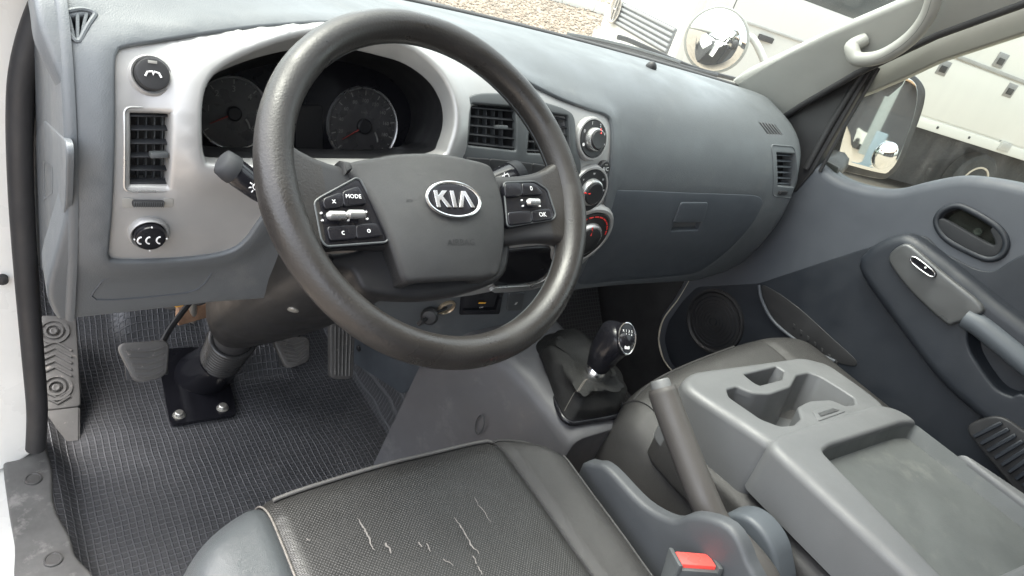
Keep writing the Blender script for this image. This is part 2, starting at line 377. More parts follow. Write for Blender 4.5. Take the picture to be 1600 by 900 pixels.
gl_px = [(962, 303), (975, 299), (1060, 302), (1150, 305), (1180, 307), (1190, 314), (1188, 326), (1165, 362), (1120, 405), (1085, 426), (1040, 432), (960, 439), (908, 443), (912, 425), (938, 365)]
GLO = poly(D, gl_px, 4)
sv_px = [(1212, 236), (1243, 238), (1245, 262), (1241, 294), (1214, 292), (1214, 262)]
SV = rnd([D.hit(*p) for p in sv_px], .006)
dv_px = [(1183, 189), (1211, 193), (1226, 212), (1199, 211)]
DV = rnd([D.hit(*p) for p in dv_px], .004)
XL = -.318
low_l = [D.hit(x, y) for x, y in [(97, 497), (180, 488), (260, 479), (335, 470)]]
low_c = [D.hit(x, y) for x, y in [(560, 560), (700, 565), (800, 560), (890, 500)]]
def vbot(x): return D.hit(1040, 436)[1] - .004
lcr = [V(D.hit(*p)) for p in [(64, -12), (72, 33), (94, 94), (118, 161), (121, 222), (114, 333), (84, 450), (97, 497)]]
out = [V((lcr[0].x, DTOP))] + [V((x, DTOP)) for x in (0, .35, .7, 1.0)] + [V((1.036, DTOP-.03)), V((1.038, 0)), V((1.03, -.11)), V((1.0, -.18))]
out += [V(D.hit(x, y)) for x, y in [(1133, 424), (1090, 437), (1040, 440), (960, 445), (898, 452)]]
out += [V((.40, DBOT+.03))] + [V(D.hit(*p)) for p in [(665, 562), (600, 538), (566, 500), (550, 462), (480, 440)]] + [V((-.02, low_l[3][1]-.002))] + [V(p) for p in reversed(low_l[1:])] + [V((p.x, p.y)) for p in spline([V((*p, 0)) for p in lcr], 4)][::-1]
tlv_px = [(93, 20), (128, 13), (152, 20), (139, 38), (122, 70), (104, 48)]
tl_q = [V(D.hit(*p)) for p in [(92, 24), (150, 17), (131, 60), (112, 64)]]; TLV = rnd(tl_q, .006)
BH = shrink(BEZ, .004)
def padh(u, v):
    if u > .62: return 0
    d = dist(u, v, BEZ[::2]); return .009*math.exp(-(d/.016)**2) if v > -.16 else 0
pad = panel('pad', D, out, M['dash'], dash, [BH, shrink(GLO, -.0035), SV, DV, TLV], step=.016, r=.006, depth=.05, rh=.003, dh=.03, hf=padh)
# glovebox lid, its latch
lid = panel('glovebox_lid', D, GLO, M['dashlow'], dash, step=.016, r=.003, depth=.02, d=.0005, holes=[rnd([D.hit(*p) for p in [(1062, 316), (1105, 316), (1092, 361), (1046, 363)]], .005)])
LQ = [V(D.hit(*p)) for p in [(1063, 317), (1104, 317), (1097, 345), (1052, 346)]]
panel('latch', D, rnd(LQ, .004), M['dashlow'], lid, step=.008, r=.002, depth=.008, d=.003)
well('latch_recess', D, rnd([D.hit(*p) for p in [(1060, 314), (1107, 314), (1094, 363), (1044, 365)]], .006), .011, .1, M['cons'], lid)
well('glovebox_gap', D, shrink(GLO, -.006), .02, 0, M['rubber'], lid, d=-.004, floor=False)
# silver surround
CH = CLU
def bezh(u, v):
    d = dist(u, v, CLU); return .016*math.exp(-(d/.028)**2)*sm(0, .022, dist(u, v, BEZ))
vl = [V(D.hit(*p)) for p in [(193, 167), (273, 168), (270, 297), (193, 297)]]
VL = rnd(vl, .007)
st_px = [(713, 246), (714, 200), (719, 168), (733, 154), (765, 151), (810, 156), (853, 167), (879, 176), (890, 188), (893, 230), (900, 255), (893, 275), (840, 285), (770, 290), (705, 290)]
STK = poly(D, st_px, 4)
bezel = panel('instrument_surround', D, BEZ, M['silver'], dash, [CH, VL, shrink(STK, .005)], step=.011, r=.004, depth=.02, d=.003, rh=.006, dh=.03, hf=bezh)
# instrument hood (dark inside of the opening) and cluster
CN = V((0, -cos(rad(16)), sin(rad(16)))); cu_o = at(467, 190, 'y', .335)
CL = plane(cu_o, (1, 0, 0), (0, sin(rad(16)), cos(rad(16))))
L = resample(CLU, .012); rings = []
tgt = [CL.hit(x, y) for x, y in []]
ctr = sum(L, V((0, 0)))/len(L); cpx = V(CL.hit(480, 172))
for k in range(7):
    t = k/6; ring = []
    for p in L:
        a = D.P(p.x, p.y, .003+.016-.012); q = V((cpx.x + (p.x-ctr.x)*1.0, cpx.y + (p.y-ctr.y)*.80)); b = CL.P(q.x, q.y, .001); ring.append(a.lerp(b, t) + V((0, 0, .010*sin(pi*t))))
    rings.append(ring)
hood = loft('cluster_hood', rings, M['black'], dash, True, (False, False))
LO = [V((cpx.x+(p.x-ctr.x)*1.02, cpx.y+(p.y-ctr.y)*.82)) for p in L]
face = panel('instrument_cluster', CL, LO, M['gloss'], dash, step=.03, r=.001, depth=.004)
M['gauge'] = mat('gauge_face', (.045, .044, .044), .3, var=.3, vscale=18, spec=.6)
def gauge(cx, cy, rx, nums, a0, a1, na, minor, nsize):
    c = CL.hit(cx, cy); e = CL.hit(cx+rx, cy); R = (V(e)-V(c)).length; o = CL.P(*c)
    lathe('gauge_ring', o, CN, [(R*.955, .0), (R*.965, .004), (R, .005), (R*1.02, .003), (R*1.03, 0), (R*.99, -.001)], M['satin'], face, 48)
    lathe('gauge_disc', o, CN, [(R*.95, .0006), (R*.95, .0015), (0, .0015)], M['gauge'], face, 40)
    lathe('gauge_hub', o, CN, [(R*.2, .002), (R*.2, .007), (R*.16, .009), (0, .009)], M['black'], face, 24)
    tk = bmesh.new(); n = (len(nums)-1)*minor
    for i in range(n+1):
        a = a0+(a1-a0)*i/n; big = i % minor == 0; r0, r1 = R*(.8 if big else .86), R*.92; w = .0007 if big else .0004; ca, sa = cos(a), sin(a)
        vs = [tk.verts.new(CL.P(c[0]+r*ca - s*w*sa, c[1]+r*sa + s*w*ca, .0022)) for r, s in ((r0, -1), (r1, -1), (r1, 1), (r0, 1))]; tk.faces.new(vs)
    frombm('gauge_ticks', tk, M['dimprint'], face, False)
    for i, s in enumerate(nums):
        if s:
            a = a0+(a1-a0)*i/(len(nums)-1); text('gauge_numeral', s, CL, (c[0]+R*.66*cos(a), c[1]+R*.66*sin(a)), nsize, M['dimprint'], face, .0022)
    p = CL.P(*c, .006); q = CL.P(c[0]+R*.72*cos(na), c[1]+R*.72*sin(na), .006)
    tube('needle', [p, q], [.0014, .0006], M['dimred'], face, 8)
    arc = [(c[0]+R*.45*cos(t), c[1]-R*.42+R*.45*sin(t)) for t in [pi*.02+k*.08 for k in range(9)]]
    tube('fuel_arc', [CL.P(x, y, .002) for x, y in arc], .0014, M['dimprint'], face, 6)
    return c, R
gauge(364, 177, 56, ['', '1', '2', '3', '4', '5', '6'], rad(215), rad(-35), rad(207), 2, .011)
c, R = gauge(567, 197, 52, ['', '20', '40', '60', '80', '100', '120', '140', '160', '180', ''], rad(222), rad(-42), rad(212), 2, .0075)
text('gauge_numeral', 'km/h', CL, (c[0], c[1]+R*.36), .0055, M['dimprint'], face, .0022)
panel('display', CL, rnd([CL.hit(*p) for p in [(462, 165), (503, 165), (503, 236), (462, 236)]], .003), M['black'], face, step=.03, r=.0005, depth=.001, d=.002)
# ---- air vents
def vent(S, q, ns, nv, parent, d=0, tab=None, dep=.03, tilt=.35, frame=None, m='vent'):
    q = [V(p) for p in q]; a = [S.P(*p, d) for p in q]; nn = S.n(*((q[0]+q[2])/2)); upv = (a[0]-a[3]).normalized()
    v = well('air_vent', S, rnd([q[0], q[1], q[2], q[3]], .006), dep, .04, M['black'], parent, d=d-.001)
    for k in range(ns):
        t = (k+.6)/(ns+.2); A = a[0].lerp(a[3], t)-nn*.007; B = a[1].lerp(a[2], t)-nn*.007; dn = (nn*cos(tilt)+upv*-sin(tilt))
        bar('slat', A, B, .009, .0018, M[m], v, upv=upv*cos(tilt)+nn*sin(tilt))
    for k in range(nv):
        t = (k+1)/(nv+1); A = a[0].lerp(a[1], t)-nn*.02; B = a[3].lerp(a[2], t)-nn*.02; bar('vane', A, B, .009, .0016, M['grey'], v, upv=(a[1]-a[0]))
    if tab:
        c = S.P(*S.hit(*tab), d+.001); rbox('tab', c, a[1]-a[0], upv, nn, (.017, .0055, .012), .0015, M['grey'], v)
    if frame:
        L = resample(rnd(q, .007), .004); tube('vent_frame', [S.P(*p, d+.001) for p in L]+[S.P(*L[0], d+.001)], .0013, M[frame], v, 8, (False, False))
    return v
vent(D, vl, 6, 5, dash, .002, (247, 240), frame='satin')
wl = D.hit(230, 314); rbox('vent_wheel', D.P(*wl, .004), (1, 0, 0), D.P(wl[0], wl[1]+.01)-D.P(*wl), D.n(*wl), (.03, .006, .01), .002, M['black'], dash)
for k in range(14):
    p = D.P(wl[0]-.0135+k*.00208, wl[1], .0092); bar('wheel_rib', p - V((0, 0, .0026)), p + V((0, 0, .0026)), .0009, .0009, M['grey'], dash, (0, -1, 0), 0)
for x in (199, 262):
    h = D.hit(x, 314.5); panel('wheel_mark', D, rnd([V(h)+V(t)*.0046 for t in ((-1, -1), (1, -1), (1, 1), (-1, 1))], .001), M['dimprint'], dash, step=.01, r=.0003, depth=.001, d=.0042)
# ---- round switches on the left
def dial(px, py, rpx, parent, S=D, d=.004, ring='satin', cap='black', hgt=.012):
    c = S.hit(px, py); e = S.hit(px+rpx, py); R = (S.P(*e)-S.P(*c)).length; n = S.n(*c); o = S.P(*c, d)
    k = lathe('round_switch', o, n, [(R*.86, -.01), (R*.86, hgt*.75), (R*.8, hgt*.95), (R*.66, hgt), (0, hgt*.96)], M[cap], parent, 40)
    lathe('switch_ring', o, n, [(R*1.12, -.004), (R*1.1, .003), (R*1.0, .0055), (R*.9, .004), (R*.88, -.002)], M[ring], k, 48)
    return k, c, R, plane(o + n*hgt, (1, 0, 0), n.cross(V((1, 0, 0))))
k, c, R, F = dial(234, 119, 31, dash, ring='silver')
tube('symbol', [F.P(x*.001, y*.001, .0004) for x, y in [(-7, -3), (-5, 1), (-1, 2), (0, -1), (1, 2), (5, 1), (7, -3)]], .001, M['white'], k, 6)
rbox('indicator', F.P(0, .011, .0), (1, 0, 0), (F.P(0, 1)-F.P(0, 0)), (F.P(0, 1)-F.P(0, 0)).cross(V((1, 0, 0))), (.008, .0028, .001), .0003, M['dimprint'], k)
k, c, R, F = dial(231, 360, 29, dash, ring='silver', cap='gloss')
for x in (-.009, -.001, .009):
    tube('symbol', [F.P(x+.0035*cos(t), -.001+.0045*sin(t), .0004) for t in [pi*.5+i*.45 for i in range(8)]], .0009, M['white'], k, 6)
for t in range(4): lathe('position_dot', F.P(.0155*cos(t*pi/2), .0155*sin(t*pi/2), -.001), F.n(0, 0), [(.0008, 0), (.0008, .0012), (0, .0012)], M['white'], k, 8)
# ---- centre stack
v1 = [V(D.hit(*p)) for p in [(728, 160), (801, 166), (803, 238), (722, 229)]]; v2 = [V(D.hit(*p)) for p in [(818, 170), (883, 180), (886, 243), (815, 241)]]
stack = panel('centre_panel', D, STK, M['grey'], dash, [rnd(v1, .007), rnd(v2, .007)], step=.012, r=.003, depth=.01, d=.0095)
vent(D, v1, 5, 5, stack, .0085, (776, 199)); vent(D, v2, 5, 5, stack, .0085, (850, 205))
for q in [[(722, 245), (757, 247), (757, 268), (722, 266)], [(759, 247), (790, 250), (790, 271), (759, 269)], [(792, 250), (823, 254), (823, 276), (792, 273)], [(825, 254), (852, 258), (852, 279), (825, 276)]]:
    panel('button', D, rnd([V(D.hit(*p)) for p in q], .002), M['black'], stack, step=.01, r=.0015, depth=.006, d=.0125)
h = D.hit(772, 258); text('symbol', 'o', D, h, .012, M['white'], stack, .0132)
BIN = poly(D, [(770, 398), (800, 388), (850, 384), (861, 392), (856, 412), (846, 428), (820, 437), (772, 441)], 3)
panel('storage_bin', D, BIN, M['gloss'], dash, step=.012, r=.004, depth=.01, d=.008)
bl = poly(D, [(770, 443), (822, 440), (848, 430), (860, 412), (862, 420), (852, 436), (826, 446), (770, 450)], 2)
panel('bin_trim', D, bl, M['satin'], dash, step=.01, r=.001, depth=.006, d=.0105)
# ---- heater dials
def heater(px, py, kx, ky, ang, marks, redarc=False):
    c = D.hit(px, py, .003); n = D.n(*c); o = D.P(*c, .003); e = D.hit(px, py+29, .003); R = (D.P(*e, .003)-o).length
    yv = n.cross(V((1, 0, 0))); F = plane(o + n*.0085, (1, 0, 0), yv)
    k = lathe('heater_dial', o, n, [(R*.98, -.006), (R*.98, .005), (R*.96, .0085), (0, .0085)], M['black'], dash, 48)
    lathe('dial_surround', o, n, [(R*1.2, -.004), (R*1.18, .003), (R*1.12, .0075), (R*1.03, .008), (R*.98, .005)], M['silver'], k, 56)
    lathe('dial_grip', F.P(0, -.001), n, [(R*.54, -.002), (R*.52, .010), (R*.47, .0115), (0, .011)], M['black'], k, 40)
    lathe('dial_ring', F.P(0, -.001), n, [(R*.64, -.001), (R*.63, .004), (R*.59, .008), (R*.54, .009), (R*.52, .007)], M['satin'], k, 48)
    r_, t = R*.6, ang; p = F.P(r_*cos(t), -.001+r_*sin(t), .0085); q = F.P(R*.32*cos(t), -.001+R*.32*sin(t), .0118); tube('pointer', [p, q], .0011, M['red'], k, 8)
    for a, s in marks:
        text('dial_mark', s, F, (R*.84*cos(a), R*.84*sin(a)), .0072, M['white'], k, .0004)
    if redarc:
        for i in range(9):
            a = rad(10+i*15); b = a+rad(10)
            tube('red_mark', [F.P(R*.86*cos(a+(b-a)*j/3), R*.86*sin(a+(b-a)*j/3), .0004) for j in range(4)], .0012, M['red'], k, 6)
heater(922, 217, 927, 221, rad(72), [(rad(205), '●'), (rad(155), '0'), (rad(105), '1'), (rad(60), '2'), (rad(20), '3'), (rad(-15), '4')])
heater(917, 296, 918, 296, rad(178), [(rad(140), 'v'), (rad(95), 'w'), (rad(45), 'u'), (rad(5), 'n')])
heater(908, 368, 908, 370, rad(100), [], True)
for (x, y, s) in [(939, 261, 'A/C'), (930, 333, '⇄')]:
    c = D.hit(x, y); n = D.n(*c); o = D.P(*c, .004); yv = n.cross(V((1, 0, 0))); k = lathe('push_button', o, n, [(.0125, -.004), (.0125, .004), (.0105, .0062), (0, .0066)], M['black'], dash, 24)
    F = plane(o + n*.0066, (1, 0, 0), yv); text('button_mark', s if s == 'A/C' else 'o', F, (0, -.001), .009, M['white'], k, .0004); bar('button_light', F.P(-.003, .006, .0), F.P(.003, .006, .0), .0012, .0006, M['dimprint'], k, F.n(0, 0), 0)
# ---- passenger side vent, its surround and wheel; windscreen vents
vent(D, [V(D.hit(*p)) for p in [(1212, 236), (1243, 238), (1242, 293), (1213, 292)]], 6, 0, dash, -.001, dep=.03, m='dashlow')
L = resample(rnd([D.hit(*p) for p in [(1204, 226), (1240, 229), (1245, 262), (1238, 307), (1207, 306), (1208, 262)]], .012), .006)
tube('vent_surround', [D.P(*p, -.0004) for p in L]+[D.P(*L[0], -.0004)], .0018, M['dash'], dash, 8, (False, False))
w_ = D.hit(1222, 301); rbox('vent_wheel', D.P(*w_, .001), (1, 0, 0), (0, 0, 1), D.n(*w_), (.03, .008, .008), .002, M['black'], dash)
def demist(S, q, n, parent, d, m):
    a = [S.P(*p, d) for p in q]; nn = S.n(*q[0]); v = well('windscreen_vent', S, rnd(q, .004), .02, .0, M['black'], parent, d=d-.001)
    for k in range(n):
        t = (k+1)/(n+1); A = a[0].lerp(a[1], t); B = a[3].lerp(a[2], t); bar('fin', A-nn*.004, B-nn*.004, .003, .009, M[m], v, upv=nn)
demist(D, [V(D.hit(*p)) for p in dv_px], 5, dash, 0, 'cons')
# dash-top sensor
s_ = D.hit(1017, 106); k = lathe('sun_sensor', D.P(*s_), D.n(*s_), [(.011, -.002), (.011, .003), (.008, .009), (.004, .012), (0, .013)], M['black'], dash, 20)
# ---- lower centre: lighter socket, cap, charging sockets, switch
c = D.hit(697, 479); n = D.n(*c); o = D.P(*c)
k = lathe('lighter_socket', o, n, [(.0165, -.003), (.0165, .004), (.014, .006), (.0125, .004), (.0122, -.03), (0, -.03)], mat('socket_brass', (.5, .4, .28), .35, .7), dash, 28)
p = D.P(*D.hit(667, 485), .012); lathe('lighter_cap', p, (-.5, -.6, .2), [(.013, -.008), (.015, -.002), (.015, .004), (.011, .009), (0, .01)], M['black'], k, 20)
bar('cap_strap', p, o + n*.003, .006, .003, M['black'], k, n)
bar('cap_tab', p + V((-.012, -.006, -.004)), p + V((-.026, -.012, -.002)), .012, .006, M['black'], k, n)
UQ = [V(D.hit(*q)) for q in [(722, 456), (785, 455), (779, 489), (719, 490)]]
u_ = panel('charging_panel', D, rnd(UQ, .003), M['gloss'], dash, step=.01, r=.002, depth=.005, d=.0025)
bar('charging_slot', D.P(*D.hit(746, 470), .005), D.P(*D.hit(757, 470), .005), .004, .001, M['orange'], u_, n); text('charging_mark', 'USB', D, D.hit(750, 477), .005, M['white'], u_, .0048)
tube('panel_rib', [D.P(*D.hit(723, 483), .005), D.P(*D.hit(772, 481), .005), D.P(*D.hit(779, 462), .005)], .0022, M['gloss'], u_, 8)
s_ = panel('rocker_switch', D, rnd([V(D.hit(*q)) for q in [(795, 458), (818, 457), (814, 483), (792, 484)]], .003), M['grey'], dash, step=.01, r=.002, depth=.005, d=.0025); text('switch_mark', '8', D, D.hit(805, 472), .011, M['white'], s_, .0035)
# ---- left end of the dash, with the cover of the fuse box
EC = plane((XL-.007, 0, 0), (0, -1, 0), (0, 0, 1))
pf = [dashf(XL+.0, v) for v in [DTOP-.0-k*(DTOP-low_l[0][1])/24 for k in range(25)]]
ecl = [V((-p.y-.004, p.z)) for p in pf] + [V((-.45, pf[-1].z)), V((-.45, .09))]
if area(ecl) < 0: ecl.reverse()
end = panel('end_panel', EC, ecl, M['dash'], dash, step=.02, r=.007, depth=.01)
fc = [EC.hit(x, y, .004) for x, y in [(64, 190), (98, 224), (96, 322), (72, 436), (48, 400), (52, 210)]]
FCS = rnd(fc, .02)
cover = panel('fuse_box_cover', EC, FCS, M['dash'], dash, step=.012, r=.002, depth=.006, d=.0012, holes=[rnd([EC.hit(x, y, .008) for x, y in [(57, 250), (70, 262), (70, 300), (58, 312)]], .012)])
well('finger_recess', EC, rnd([EC.hit(x, y, .008) for x, y in [(56, 248), (71, 260), (71, 302), (57, 314)]], .014), .02, .2, M['dashlow'], cover, d=.0015)
demist(D, tl_q, 3, dash, 0, 'dash')
L = resample(rnd([D.hit(*p) for p in tlv_px], .012), .006); tube('vent_surround', [D.P(*p, .0) for p in L]+[D.P(*L[0], .0)], .0025, M['dash'], dash, 8, (False, False))
kp = poly(D, [(150, 468), (155, 445), (175, 432), (250, 424), (330, 412), (334, 420), (308, 452), (250, 462)], 3)
L = kp; tube('knee_panel_edge', [D.P(*p, .0) for p in L]+[D.P(*L[0], .0)], .0012, M['dashlow'], dash, 6, (False, False))

# ================================================================= STEERING WHEEL
aw = rad(46); WV = V((0, sin(aw), cos(aw))); WN = V((0, -cos(aw), sin(aw)))
WH = plane((0, 0, 0), (1, 0, 0), WV)
wheel = thing('steering_wheel', 'worn black leather steering wheel with two spokes and silver oval badge', 'steering wheel', (0, 0, 0))
rings = []
for i in range(96):
    t = 2*pi*i/96; rr = .0178 + .0015*(math.exp(-((math.atan2(sin(t-rad(-10)), cos(t-rad(-10))))/.22)**2) + math.exp(-((math.atan2(sin(t-rad(190)), cos(t-rad(190))))/.22)**2))
    ring = []
    for j in range(20):
        a = 2*pi*j/20; q = .1825 + rr*cos(a)*.98; ring.append(WH.P(q*cos(t), q*sin(t), rr*1.06*sin(a)))
    rings.append(ring)
rings.append(rings[0])
rim = loft('rim', rings, M['leather'], wheel, True, (False, False), ang=80)
for rr_, d_ in ((.1665, -.006),):
    tube('rim_seam', [WH.P(rr_*cos(t), rr_*sin(t), d_) for t in [2*pi*k/120 for k in range(121)]], .0011, M['seat_lit'], rim, 6, (False, False))
def spoke(s):
    R = []
    for k in range(15):
        t = k/14; u = s*(.04+.138*t); top = .016 - .004*t + .030*t**4; bot = -.07 + .012*t - .026*t**5; th = .012 + .002*t; d0 = -.020 + .016*t
        pr = rnd([(bot, d0-th), (top, d0-th), (top, d0+th), (bot, d0+th)], .009, 4); R.append([WH.P(u, p.x, p.y) for p in pr])
    return R
for s in (-1, 1):
    Rr = spoke(s); loft('spoke', Rr[:11], M['black'], wheel, ang=60); loft('spoke_end', Rr[10:], M['leather'], wheel, ang=60)
# hub: black lower bezel and airbag cover
hb = [WH.hit(x, y, -.02) for x, y in [(505, 395), (575, 380), (610, 300), (780, 280), (800, 330), (800, 400), (785, 436), (740, 455), (680, 466), (610, 465), (565, 455), (548, 425), (510, 420)]]
hub = panel('hub_bezel', WH, shrink([V((p.x, p.y)) for p in spline([(*p, 0) for p in hb], 4, True)], .009), M['black'], wheel, step=.014, r=.008, depth=.022, d=-.02)
ab = [(540, 259), (590, 248), (650, 243), (710, 246), (758, 256), (771, 268), (780, 300), (784, 350), (783, 405), (779, 424), (762, 431), (710, 434), (660, 436), (641, 437), (631, 428), (606, 368), (575, 300), (548, 268)]
ABP = [V(WH.hit(x, y, .006)) for x, y in ab]; ac = sum(ABP, V((0, 0)))/len(ABP)
ABo = [V((p.x, p.y)) for p in spline([(*p, 0) for p in ABP], 4, True)]
def abh(u, v): q = V(((u-ac.x)/.1, (v-ac.y)/.075)); return .013*max(0, 1-q.length_squared) - .005*sm(.02, .05, -u-.035+.35*(-v))*0
AB = Surf(lambda u, v: WH.P(u, v) + WN*abh(u, v))
bagp = panel('airbag_cover', AB, shrink(ABo, .004), M['pad'], wheel, step=.009, r=.007, depth=.03, d=.006, rn=6)
# badge: ring, field and the three letters
bc = AB.hit(709, 312, .007); bn = AB.n(*bc); bo = AB.P(*bc, .006); BS = plane(bo, (1, 0, 0), bn.cross(V((1, 0, 0))))
er = abs(AB.hit(747, 312, .007)[0]-bc[0]); eh = er*.585
badge = panel('badge', BS, [(er*cos(t), eh*sin(t)) for t in [2*pi*k/48 for k in range(48)]], M['gloss'], wheel, step=.006, r=.001, depth=.005, d=.0015)
tube('badge_ring', [BS.P(er*cos(t), eh*sin(t), .0015) for t in [2*pi*k/60 for k in range(61)]], .0017, M['chrome'], badge, 8, (False, False))
LET = {'K': [(-21.5, -8.5), (-17.3, -8.5), (-17.3, -2.2), (-15.6, -.4), (-10.4, -8.5), (-5.4, -8.5), (-12.6, 2.6), (-6.5, 8.5), (-12, 8.5), (-17.3, 3.2), (-17.3, 8.5), (-21.5, 8.5)],
       'I': [(-3.6, -8.5), (.8, -8.5), (.8, 8.5), (-3.6, 8.5)], 'A': [(3, -8.5), (7.4, -8.5), (12, 4.2), (16.6, -8.5), (21.2, -8.5), (14.4, 8.5), (9.7, 8.5)]}
for ch, pts in LET.items():
    f = er/29.5; prism('badge_letter', [BS.P(x*f, y*f*.98, .0018) for x, y in pts], BS.n(0, 0), .0016, M['chrome'], badge, .0003)
text('airbag_lettering', 'AIRBAG', AB, AB.hit(721, 379, .006), .0088, M['black'], bagp, .0063, t=.0006, sx=1.15)
for x in (640, 768): p = AB.hit(x, 314 if x < 700 else 308, .006); text('horn_mark', '=>' if x < 700 else '<=', AB, p, .007, M['black'], bagp, .0063)
def wq(pts, m, nm, d, par, r=.003): return panel(nm, WH, rnd([V(WH.hit(x, y, d)) for x, y in pts], r), M[m], par, step=.012, r=.0015, depth=.006, d=d)
for side, fr, bts, tog in (('l', [(491, 316), (499, 309), (556, 278), (563, 280), (609, 362), (606, 378), (510, 385), (502, 374)],
        [([(507, 311), (534, 301), (536, 320), (508, 324)], 'x'), ([(537, 300), (560, 292), (572, 317), (539, 320)], 'MODE'), ([(513, 355), (556, 352), (556, 371), (517, 374)], 'c'), ([(558, 352), (589, 350), (597, 367), (559, 371)], 'o')], [(526, 337), (556, 335)]),
       ('r', [(787, 285), (836, 283), (856, 296), (869, 336), (864, 343), (793, 354)],
        [([(790, 288), (814, 287), (815, 304), (791, 306)], ''), ([(817, 287), (836, 287), (848, 302), (818, 303)], '0'), ([(795, 333), (829, 330), (831, 346), (797, 350)], ''), ([(832, 330), (860, 327), (864, 340), (834, 345)], 'OK')], [(833, 316)])):
    f_ = wq(fr, 'gloss', 'button_panel', .006, wheel, .005)
    L = resample(rnd([WH.hit(x, y, .007) for x, y in fr], .005), .004); tube('panel_rim', [WH.P(*p, .0065) for p in L]+[WH.P(*L[0], .0065)], .0011, M['grey'], f_, 6, (False, False))
    for q, s in bts:
        wq(q, 'gloss', 'button', .0095, f_, .003)
        if s: cx = sum(p[0] for p in q)/4; cy = sum(p[1] for p in q)/4; text('button_mark', s, WH, WH.hit(cx, cy, .0095), .0058 if len(s) > 2 else .008, M['white'], f_, .0101)
    for x, y in tog:
        h = WH.hit(x, y, .012); tube('toggle_roller', [WH.P(h[0]-.0085, h[1], .011), WH.P(h[0]-.007, h[1], .0125), WH.P(h[0]+.007, h[1], .0125), WH.P(h[0]+.0085, h[1], .011)], [.003, .0045, .0045, .003], M['satin'], f_, 10)
        for dx in (-.0125, .0135):
            for dy in (-.003, .004): lathe('mark_dot', WH.P(h[0]+dx, h[1]+dy, .006), WN, [(.001, 0), (.001, .002), (0, .002)], M['white'], f_, 8)

# ================================================================= COLUMN, STALKS
AX = -WN
column = thing('steering_column', 'dark plastic steering column shroud running down to a black bolted floor plate', 'column', (-.02, .6, -.8))
def ell(o, u, v, a, b, n=28, p=2.6): return [o + u*(a*abs(cos(t))**(2/p)*(1 if cos(t) >= 0 else -1)) + v*(b*abs(sin(t))**(2/p)*(1 if sin(t) >= 0 else -1)) for t in [2*pi*k/n for k in range(n)]]
CE = at(374, 516, 'x', -.016); CA = CE.normalized(); CLn = CE.length; CV = V((1, 0, 0)).cross(CA); CV = CV if CV.z > 0 else -CV
seq = [(.045, .055, .045), (.08, .072, .06), (.2, .085, .072), (.35, .094, .074), (.5, .1, .074), (.62, .102, .07), (.73, .097, .062), (.82, .082, .055), (.89, .063, .048), (.935, .05, .043), (.95, .042, .04)]
rg = [ell(CA*(t*CLn) + V((-.012*t, 0, 0)) + CV*(.004*sin(pi*t)), V((1, 0, 0)), CV, a, b) for t, a, b in seq]
sp_ = []
for j in range(28): sp_.append(spline([r_[j] for r_ in rg], 4))
shroud = loft('column_shroud', [[sp_[j][k] for j in range(28)] for k in range(len(sp_[0]))], mat('shroud_plastic', (.0115, .0112, .011), .4, bump=.25, bscale=800, var=.15, dirt=(.02, .019, .018), dscale=14, dcut=.6), column, ang=60)
FLZ = -.80
pc = at(318, 618, 'z', FLZ); b0 = CA*(.93*CLn) + V((-.012, 0, 0)); b1 = at(345, 562, 'x', -.018); dirb = (b1-b0).normalized()
Lb = (b1-b0).length; bu_ = V((1, 0, 0)); bu_ = (bu_-dirb*bu_.dot(dirb)).normalized(); bv2 = dirb.cross(bu_)
M['bellows'] = mat('bellows_rubber', (.022, .022, .022), .32, spec=.6)
bel = lathe('bellows', b0, dirb, [(.03, -.02), (.036, 0), (.036, Lb), (.03, Lb+.004)], M['rubber'], column, 28)
for k in range(10):
    o_ = b0 + dirb*(Lb*(.36+.068*k)); tube('bellows_ring', [o_ + (bu_*cos(t)+bv2*sin(t))*(.04-.0004*k) for t in [2*pi*i/36 for i in range(37)]], .0058, M['bellows'], bel, 8, (False, False), ang=80)
tend = V((-.022, .648, FLZ+.012))
tube('lower_tube', spline([b1-dirb*.01, b1.lerp(tend, .5), tend + (tend-b1)*.05], 6), [.043, .043, .044, .046, .05, .058], M['gloss'], column, 24)
pl = [at(x, y, 'z', FLZ+.008) for x, y in [(265, 664), (370, 648), (350, 560), (246, 545)]]
plate = prism('floor_plate', [V((p.x, p.y, p.z)) for p in [V((q.x, q.y, FLZ+.002)) for q in [at(v.x, v.y, 'z', FLZ+.008) for v in rnd([(266, 664), (370, 648), (348, 545), (243, 540)], 9, 4)]]], (0, 0, 1), .007, M['gloss'], column)
for x, y in [(280, 647), (348, 636)]:
    p = at(x, y, 'z', FLZ+.012); lathe('bolt', V((p.x, p.y, FLZ+.008)), (0, 0, 1), [(.0125, 0), (.0125, .002), (.0095, .003), (.0085, .009), (.007, .0105), (0, .0105)], M['boltm'], column, 14, ref=(1, 0, 0))
from mathutils.bvhtree import BVHTree
bt = BVHTree.FromPolygons([v.co for v in shroud.data.vertices], [tuple(p.vertices) for p in shroud.data.polygons]); ht = bt.ray_cast(CAM, ray(458, 484).normalized())
if ht[0]: lathe('shroud_screw', ht[0], ht[1], [(.0075, -.003), (.0075, .0012), (.005, .002), (0, .0015)], M['boltm'], column, 16)
